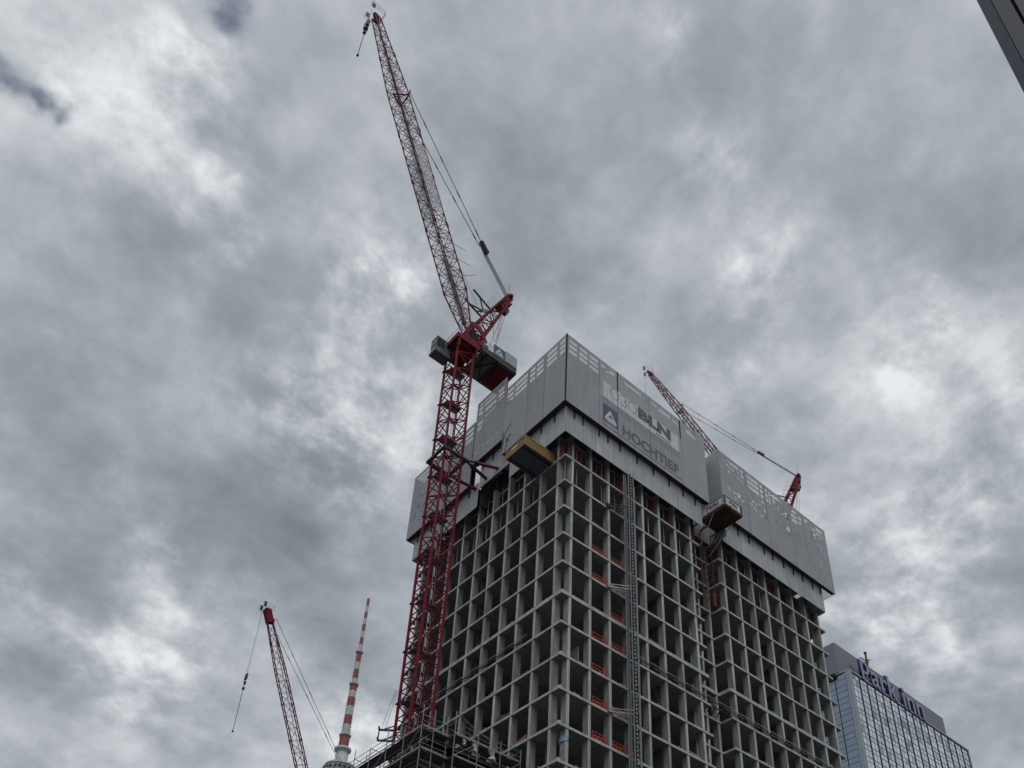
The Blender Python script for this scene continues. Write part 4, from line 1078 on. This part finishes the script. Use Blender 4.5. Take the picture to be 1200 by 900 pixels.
mb = MB(); mb.box(-.2,43.0,2.2,14,ZT+.36,126.0); mb.build('plant_box', M['hotelgrey'], H)
mb = MB(); mb.box(-.6,.35,3.2,9.5,ZT-.6,ZT+.34); mb.build('recess_shadow', M['black'], H)  # solid black box painting in the shadow of the roof opening
t = thing('rooftop_sign', 'navy rooftop lettering spelling park inn on the hotel', 'sign', (109.55,34.83,0), hz)
for (nm, m_, y_, ex, bo, gx) in (('lettering', M['signface'], -.25, .05, .02, 0), ('letter_edge', M['navy'], .15, .22, .24, .12)):
    text_mesh(nm, 'p', 6, m_, t, (4.7-gx,y_,118.05-gx), (1,0,0), (0,0,1), ex, bo, width=3.0+2*gx, stretch=4.9+2*gx)
    text_mesh(nm, 'ark inn', 6, m_, t, (8.3-gx,y_,118.05-gx), (1,0,0), (0,0,1), ex, bo, width=20.6+2*gx, stretch=5.4+2*gx)
mb = MB(); mb.box(19.0,29.3,.1,.3,116.9,117.25)
for x in range(9): mb.bar((4.8+x*3,.6,118),(4.8+x*3,2.1,122.5),.07)
mb.build('sign_frame', M['darksteel'], t)
a = thing('roof_aerial', 'thin cross shaped aerial mast on the hotel roof above the lettering', 'aerial', (124.4,38.5,126))
mb = MB(); mb.bar((0,0,0),(0,0,5.2),.22,6); mb.bar((0,0,5.2),(0,0,5.6),.35,6); mb.build('pole', M['brown'], a)
mb = MB(); mb.bar((-2.6,0,3.0),(.8,0,3.2),.12); mb.bar((-.5,0,2.4),(.6,0,3.9),.16); mb.bar((.2,-.8,3.3),(.2,.8,3.3),.1); mb.build('cross_arm', M['brown'], a)

# ------------------------------------------------------------------ television tower
T = thing('television_tower', 'distant television tower with red and white striped antenna above its platforms', 'tower', (171.86,374.77,0))
mb = MB(); mb.lathe([(16,0),(9,12),(7,40),(5.6,110),(4.6,200)], 28); mb.build('shaft', M['tvconc'], T, True)
mb = MB(); mb.sphere((0,0,216), 16, 28, 16); mb.build('sphere', M['tvsphere'], T, True)
mb = MB(); mb.lathe([(4.4,231),(4.2,240.4)], 20); mb.build('upper_shaft', M['tvconc'], T, True)
mb = MB()
mb.lathe([(5.2,240.5),(8.6,242),(9.0,246.5),(8.9,250.2),(8.2,251.6),(7.2,252)], 30, mis=[1,1,1,0,0])
for i in range(22):
    a_ = 2*math.pi*i/22; mb.bar((9.15*math.cos(a_),9.15*math.sin(a_),241.5),(9.15*math.cos(a_+.1),9.15*math.sin(a_+.1),249.5),.28,4,0)
for zz in (243.5,246,248.6): mb.lathe([(9.25,zz),(9.3,zz+.5)],30)
for i in range(14):
    a_ = 2*math.pi*i/14+.2; mb.box(8.9*math.cos(a_)-.6,8.9*math.cos(a_)+.6,8.9*math.sin(a_)-.6,8.9*math.sin(a_)+.6,244+(i%3)*1.6,245.4+(i%3)*1.6)
mb.build('antenna_platform', [M['tvconc'], M['darksteel']], T)
mb = MB(); mb.lathe([(4.6,252.02),(3.6,254),(3.4,260.6)],20); mb.lathe([(3.4,260.7),(4.6,261.2),(4.7,262.6),(3.2,263.0)],24); mb.build('collar', M['tvwhite'], T, True)
bands = [(263.1,270.1,2.7,1),(272,277.8,2.3,0),(277.8,284.0,2.2,1),(284,290,2.15,0),(290,296,2.1,1),(296,300.5,2.0,0),(300.5,304.3,2.0,1),(306.2,309,1.6,0),(309,315.5,1.5,1),(315.5,320.5,1.45,0),(320.5,327,1.4,1),(329,333,1.15,0),(333,338.2,1.1,1),(338.2,343.2,1.08,0),(343.2,348.3,1.05,1),(348.3,352.8,1.0,0),(352.8,357.6,.95,1),(357.6,362.3,.9,0),(362.3,368,.85,1)]
for (z0, z1, r_, red) in bands:
    mb = MB(); mb.lathe([(r_*1.02,z0),(r_,z1)],16)
    if z0 < 327:
        z = z0 + .8
        while z < z1 - .4:
            for i in range(6):
                a_ = math.pi*i/3 + .3; mb.bar((r_*.9*math.cos(a_),r_*.9*math.sin(a_),z),((r_+.55)*math.cos(a_),(r_+.55)*math.sin(a_),z),.16)
            z += 1.9
    mb.build('antenna_section', M['tvred'] if red else M['tvwhite'], T)
for (z, r_) in ((270.1,3.3),(304.3,2.7),(327,2.2)):
    mb = MB(); mb.lathe([(r_*.7,z+.02),(r_,z+.5),(r_,z+1.2),(r_*.72,z+1.85)],20)
    for i in range(10): a_ = .63*i; mb.bar((r_*math.cos(a_),r_*math.sin(a_),z+1),(r_*math.cos(a_),r_*math.sin(a_),z+2.3),.07)
    mb.build('ring_platform', M['tvconc'], T)

# ------------------------------------------------------------------ dark steel mast at the top right
p = thing('steel_mast', 'dark grey angular steel mast cutting across the top right corner of the photo', 'mast', (-39.03,-50.72,0))
ux = Vector((ray_x := 0.0, 0, 0)) if False else None
def pole_poly(seq): return seq
dirv = Vector((5.97, .64)).normalized(); sd = Vector((dirv.y, -dirv.x))      # away from the camera, and to the right of it
def pp(a, b): v = sd * a + dirv * b; return (v.x, v.y)
mb = MB(); mb.prism([pp(.0,.06), pp(.10,-.02), pp(.105,.5), pp(.02,.5)], 0, 17); mb.build('edge_profile', M['pole_light'], p)
mb = MB(); mb.prism([pp(.106,-.022), pp(.235,-.022), pp(.235,.5), pp(.106,.5)], 0, 17); mb.build('mast_shell', M['pole'], p)
mb = MB(); mb.prism([pp(.236,.04), pp(.262,.04), pp(.262,.5), pp(.236,.5)], 0, 17); mb.build('groove', M['black'], p)
mb = MB(); mb.prism([pp(.263,-.02), pp(.50,-.02), pp(.58,.06), pp(.58,.5), pp(.263,.5)], 0, 17); mb.build('mast_shell', M['pole_light'], p)
mb = MB(); mb.prism([pp(-.2,-.2), pp(.8,-.2), pp(.8,.7), pp(-.2,.7)], .001, .12); mb.build('base_plate', M['pole'], p)

# ------------------------------------------------------------------ camera
yaw, pit, rol = 0.6600468970026226, 0.6040458128689794, 0.06135578867363135
f = Vector((math.sin(yaw)*math.cos(pit), math.cos(yaw)*math.cos(pit), math.sin(pit)))
r0 = Vector((math.cos(yaw), -math.sin(yaw), 0)); u0 = r0.cross(f)
c_, s_ = math.cos(rol), math.sin(rol)
rx = r0*c_ + u0*s_; uy = r0*(-s_) + u0*c_
cam = bpy.data.cameras.new('camera'); co = bpy.data.objects.new('camera', cam); COL.objects.link(co)
m = Matrix(((rx.x,uy.x,-f.x,-44.99736718),(rx.y,uy.y,-f.y,-51.35754014),(rx.z,uy.z,-f.z,1.65),(0,0,0,1)))
co.matrix_world = m
cam.sensor_fit = 'HORIZONTAL'; cam.sensor_width = 36; cam.lens = 1139.390525778212 / 1200 * 36
cam.shift_y = (779.1471163960409 - 450) / 1200
cam.clip_start = .1; cam.clip_end = 8000
sc.camera = co

# ------------------------------------------------------------------ sky and light
SUN_AZ, SUN_EL = R(236), R(62)      # direction towards the sun, measured from +X
sun = bpy.data.lights.new('sun', 'SUN'); sun.energy = .9; sun.angle = R(25); sun.color = (1.,.97,.93)
so = bpy.data.objects.new('sun', sun); COL.objects.link(so)
sd3 = Vector((math.cos(SUN_AZ)*math.cos(SUN_EL), math.sin(SUN_AZ)*math.cos(SUN_EL), math.sin(SUN_EL)))
so.rotation_euler = sd3.to_track_quat('Z', 'Y').to_euler(); so.location = (0,0,200)

world = bpy.data.worlds.new('World'); sc.world = world; world.use_nodes = True
world.cycles.sampling_method = 'MANUAL'; world.cycles.sample_map_resolution = 256
nt = world.node_tree; N = nt.nodes; L = nt.links; N.clear()
out = N.new('ShaderNodeOutputWorld')
sky = N.new('ShaderNodeTexSky'); sky.sky_type = 'NISHITA'; sky.sun_disc = False; sky.sun_elevation = SUN_EL; sky.sun_rotation = R(90) - SUN_AZ
bg1 = N.new('ShaderNodeBackground'); bg1.inputs['Strength'].default_value = .06; L.new(sky.outputs[0], bg1.inputs['Color'])
bg2 = N.new('ShaderNodeBackground'); bg2.inputs['Strength'].default_value = 1.
mixs = N.new('ShaderNodeMixShader'); L.new(bg1.outputs[0], mixs.inputs[1]); L.new(bg2.outputs[0], mixs.inputs[2]); L.new(mixs.outputs[0], out.inputs['Surface'])
tc = N.new('ShaderNodeTexCoord'); D = tc.outputs['Generated']
def math_(op, a, b=None, clamp=False):
    n = N.new('ShaderNodeMath'); n.operation = op; n.use_clamp = clamp
    for i, v in enumerate((a, b)):
        if v is None: continue
        if isinstance(v, (int, float)): n.inputs[i].default_value = v
        else: L.new(v, n.inputs[i])
    return n.outputs[0]
def vmath(op, a, b=None):
    n = N.new('ShaderNodeVectorMath'); n.operation = op
    for i, v in enumerate((a, b)):
        if v is None: continue
        if isinstance(v, tuple): n.inputs[i].default_value = v
        elif isinstance(v, (int, float)): n.inputs['Scale'].default_value = v
        else: L.new(v, n.inputs[i])
    return n
sx = N.new('ShaderNodeSeparateXYZ'); L.new(D, sx.inputs[0])
zz = math_('ADD', math_('MAXIMUM', sx.outputs['Z'], 0.02), .35)
iv = math_('DIVIDE', 1., zz)
pl = N.new('ShaderNodeVectorMath'); pl.operation = 'SCALE'; L.new(D, pl.inputs[0]); L.new(iv, pl.inputs['Scale'])   # the cloud layer seen from below
def noise(vec, scale, detail, rough, off=(0,0,0), dist=0.):
    mp = N.new('ShaderNodeMapping'); mp.inputs['Location'].default_value = off; L.new(vec, mp.inputs['Vector'])
    n = N.new('ShaderNodeTexNoise'); n.inputs['Scale'].default_value = scale; n.inputs['Detail'].default_value = detail
    n.inputs['Roughness'].default_value = rough; n.inputs['Distortion'].default_value = dist; L.new(mp.outputs[0], n.inputs['Vector'])
    return n
wn = noise(pl.outputs[0], 2.2, 4, .55, (3.1,1.7,.4))
wv = vmath('SUBTRACT', wn.outputs['Color'], (.5,.5,.5)); ws = N.new('ShaderNodeVectorMath'); ws.operation = 'SCALE'; ws.inputs['Scale'].default_value = .07; L.new(wv.outputs[0], ws.inputs[0])
pw = vmath('ADD', pl.outputs[0], ws.outputs[0]).outputs[0]
dws = N.new('ShaderNodeVectorMath'); dws.operation = 'SCALE'; dws.inputs['Scale'].default_value = .05; L.new(wv.outputs[0], dws.inputs[0])
wn2 = noise(D, 14., 4, .6, (1.3,4.4,2.2)); wv2 = vmath('SUBTRACT', wn2.outputs['Color'], (.5,.5,.5)); ws2 = N.new('ShaderNodeVectorMath'); ws2.operation = 'SCALE'; ws2.inputs['Scale'].default_value = .075; L.new(wv2.outputs[0], ws2.inputs[0])
dn = N.new('ShaderNodeVectorMath'); dn.operation = 'NORMALIZE'
L.new(vmath('ADD', vmath('ADD', D, dws.outputs[0]).outputs[0], ws2.outputs[0]).outputs[0], dn.inputs[0]); DW = dn.outputs[0]
big = noise(pw, 1.7, 5, .5, (5.2,3.3,1.1)).outputs['Fac']
mid = noise(pw, 4.2, 7, .56, (9.7,2.2,4.1)).outputs['Fac']
fine = noise(pw, 10.5, 6, .58, (2.7,7.2,.3)).outputs['Fac']
# break-ups in the overcast: directions in the sky where the layer is thin (bright), thick (dark) or open (blue)
LOBES = [((-0.0065,0.4891,0.8722),0.0269,0.53), ((-0.0855,0.5450,0.8341),0.0602,0.07), ((-0.0169,0.5546,0.8319),0.0480,0.23), ((-0.0625,0.5500,0.8328),0.0382,0.16), ((0.0109,0.5309,0.8474),0.0366,0.26), ((0.0793,0.5806,0.8103),0.0431,0.23), ((0.0774,0.5714,0.8170),0.0240,0.21), ((0.0555,0.5573,0.8285),0.0338,0.16), ((0.2254,0.5311,0.8168),0.0511,0.53), ((0.2356,0.5121,0.8260),0.0278,0.37), ((0.2234,0.5478,0.8062),0.0372,0.32), ((0.2124,0.6365,0.7415),0.0564,0.21), ((0.2759,0.6386,0.7184),0.0386,0.47), ((0.2779,0.6154,0.7376),0.0774,0.26), ((0.2228,0.6370,0.7379),0.0377,0.32), ((0.1651,0.7832,0.5995),0.0214,0.53), ((0.1515,0.7609,0.6309),0.0358,0.13), ((0.1727,0.8435,0.5086),0.0394,0.26), ((0.2170,0.8303,0.5134),0.0454,0.26), ((0.2024,0.8042,0.5588),0.0456,0.21), ((0.2416,0.5579,0.7940),0.0565,0.21), ((0.3993,0.2515,0.8816),0.0324,0.34), ((0.3945,0.2522,0.8836),0.0154,0.26), ((0.4358,0.2745,0.8571),0.0433,0.13), ((0.4838,0.2770,0.8302),0.0262,0.32), ((0.4877,0.2908,0.8231),0.0395,0.16), ((0.5029,0.3149,0.8049),0.0357,0.15), ((0.5162,0.3595,0.7774),0.0367,0.32), ((0.5190,0.1748,0.8367),0.0478,0.11), ((0.6006,0.2175,0.7694),0.0279,0.27), ((0.6161,0.2546,0.7454),0.0253,0.29), ((0.5974,0.1979,0.7771),0.0275,0.23), ((0.6051,0.2546,0.7543),0.0666,0.08), ((0.5933,0.1561,0.7897),0.0311,0.15), ((0.5696,0.1221,0.8128),0.0302,0.11), ((0.6504,0.1928,0.7347),0.0470,0.16), ((0.6703,0.3745,0.6406),0.1049,0.13), ((0.7158,0.3551,0.6013),0.0603,0.23), ((0.7324,0.3205,0.6007),0.0502,0.21), ((0.7174,0.2587,0.6468),0.0483,0.21), ((0.6900,0.1827,0.7003),0.0383,0.16), ((0.6900,0.2621,0.6747),0.0491,0.13), ((0.7913,0.3110,0.5264),0.0401,0.13), ((0.7605,0.3383,0.5543),0.0377,0.21), ((0.3340,0.2022,0.9206),0.0486,0.13), ((0.2999,0.2189,0.9285),0.0408,0.16), ((0.7105,0.4143,0.5689),0.0538,0.11), ((0.4310,0.7472,0.5059),0.0599,0.19), ((0.4055,0.7689,0.4944),0.0395,0.21), ((0.3265,0.5574,0.7633),0.0582,0.21), ((0.3707,0.5061,0.7787),0.0483,0.11), ((0.0833,0.8405,0.5354),0.0411,0.13), ((0.3856,0.4009,0.8310),0.0557,0.05), ((0.0716,0.5050,0.8601),0.0741,-0.07), ((0.2702,0.3700,0.8889),0.1001,-0.13), ((0.3553,0.4280,0.8310),0.0891,-0.10), ((0.0141,0.7161,0.6979),0.0790,-0.12), ((0.0579,0.6373,0.7684),0.0672,-0.10), ((0.2222,0.6993,0.6794),0.0910,-0.16), ((0.2580,0.7178,0.6467),0.0753,-0.10), ((0.0702,0.7735,0.6299),0.0740,-0.05), ((0.0833,0.8112,0.5788),0.0813,-0.10), ((0.2500,0.4422,0.8614),0.0714,-0.06), ((0.3593,0.3070,0.8813),0.0684,-0.08), ((0.4380,0.1455,0.8871),0.0542,-0.05), ((0.5226,0.2612,0.8116),0.0447,-0.10), ((0.6939,0.2562,0.6730),0.0355,-0.14), ((0.6478,0.3219,0.6904),0.0455,-0.08), ((0.1340,0.8681,0.4780),0.0664,-0.05), ((0.2621,0.8448,0.4665),0.0480,-0.05), ((-0.0050,0.6128,0.7902),0.0494,-0.06), ((0.2716,0.2826,0.9200),0.0878,-0.06)]
GAPS = [((0.0028,0.4448,0.8956),0.0219,1.00), ((0.0074,0.4574,0.8892),0.0138,0.60), ((-0.1087,0.5706,0.8140),0.0151,0.80), ((-0.0910,0.5775,0.8113),0.0128,0.70), ((-0.0559,0.5825,0.8109),0.0133,0.75), ((-0.0788,0.5830,0.8087),0.0117,0.40), ((0.2584,0.5224,0.8126),0.0114,0.30)]
def lobe(vec, d, width, gain):
    dt = N.new('ShaderNodeVectorMath'); dt.operation = 'DOT_PRODUCT'; dt.inputs[1].default_value = d; L.new(vec, dt.inputs[0])
    k = 1. / (1 - math.cos(width))
    e = math_('MULTIPLY', math_('SUBTRACT', dt.outputs['Value'], 1.), k)
    return math_('MULTIPLY', math_('EXPONENT', e), gain)
tot = math_('MULTIPLY', math_('SUBTRACT', big, .5), .45)
tot = math_('ADD', tot, math_('MULTIPLY', math_('SUBTRACT', mid, .5), .72))
tiny = noise(pw, 25., 5, .6, (4.4,1.9,8.3)).outputs['Fac']
tot = math_('ADD', tot, math_('MULTIPLY', math_('SUBTRACT', fine, .5), .66))
tot = math_('ADD', tot, math_('MULTIPLY', math_('SUBTRACT', tiny, .5), .22))
bm = N.new('ShaderNodeMapRange'); bm.interpolation_type = 'SMOOTHSTEP'; bm.inputs[1].default_value = .43; bm.inputs[2].default_value = .62; bm.inputs[3].default_value = .05; bm.inputs[4].default_value = 1.25
L.new(math_('ADD', math_('MULTIPLY', mid, .40), math_('ADD', math_('MULTIPLY', fine, .42), math_('MULTIPLY', tiny, .18))), bm.inputs[0]); brk = bm.outputs[0]
pos = neg = None
for (d, w, g_) in LOBES:
    l = lobe(DW, d, w, abs(g_))
    if g_ > 0: pos = l if pos is None else math_('ADD', pos, l)
    else: neg = l if neg is None else math_('ADD', neg, l)
pos = math_('MULTIPLY', math_('SUBTRACT', 1., math_('EXPONENT', math_('MULTIPLY', pos, -2.4))), .54)
tot = math_('ADD', tot, math_('MULTIPLY', pos, brk))
tot = math_('SUBTRACT', tot, neg)
# brighter part of the overcast behind the camera, round the hidden sun
tot = math_('ADD', tot, lobe(D, tuple(sd3), R(38), .55))
tot = math_('ADD', tot, .49)
cr = N.new('ShaderNodeValToRGB'); L.new(tot, cr.inputs[0]); el = cr.color_ramp.elements
stops = [(0.,(.155,.173,.202)),(.20,(.215,.237,.270)),(.40,(.312,.340,.380)),(.58,(.432,.463,.505)),(.78,(.605,.637,.668)),(1.,(.86,.88,.895))]
el[0].position = 0; el[0].color = (*stops[0][1],1); el[1].position = 1.; el[1].color = (*stops[-1][1],1)
for ps, c3 in stops[1:-1]: e = el.new(ps); e.color = (*c3,1)
cr.color_ramp.interpolation = 'B_SPLINE'
L.new(cr.outputs[0], bg2.inputs['Color'])
gacc = None
for (d, w, g_) in GAPS:
    l = lobe(DW, d, w, g_); gacc = l if gacc is None else math_('ADD', gacc, l)
gb = math_('MULTIPLY', gacc, math_('ADD', -1.1, math_('ADD', math_('MULTIPLY', fine, 2.4), math_('MULTIPLY', tiny, 1.6))))
gm = N.new('ShaderNodeMapRange'); gm.interpolation_type = 'SMOOTHSTEP'; gm.inputs[1].default_value = .05; gm.inputs[2].default_value = 1.15; gm.inputs[3].default_value = 1.; gm.inputs[4].default_value = .15; L.new(gb, gm.inputs[0])
L.new(gm.outputs[0], mixs.inputs[0])

sc.render.engine = 'CYCLES'; sc.cycles.use_denoising = True; sc.cycles.max_bounces = 6; sc.cycles.transparent_max_bounces = 24
sc.view_settings.view_transform = 'Standard'; sc.view_settings.look = 'None'; sc.view_settings.exposure = 0; sc.view_settings.gamma = 1
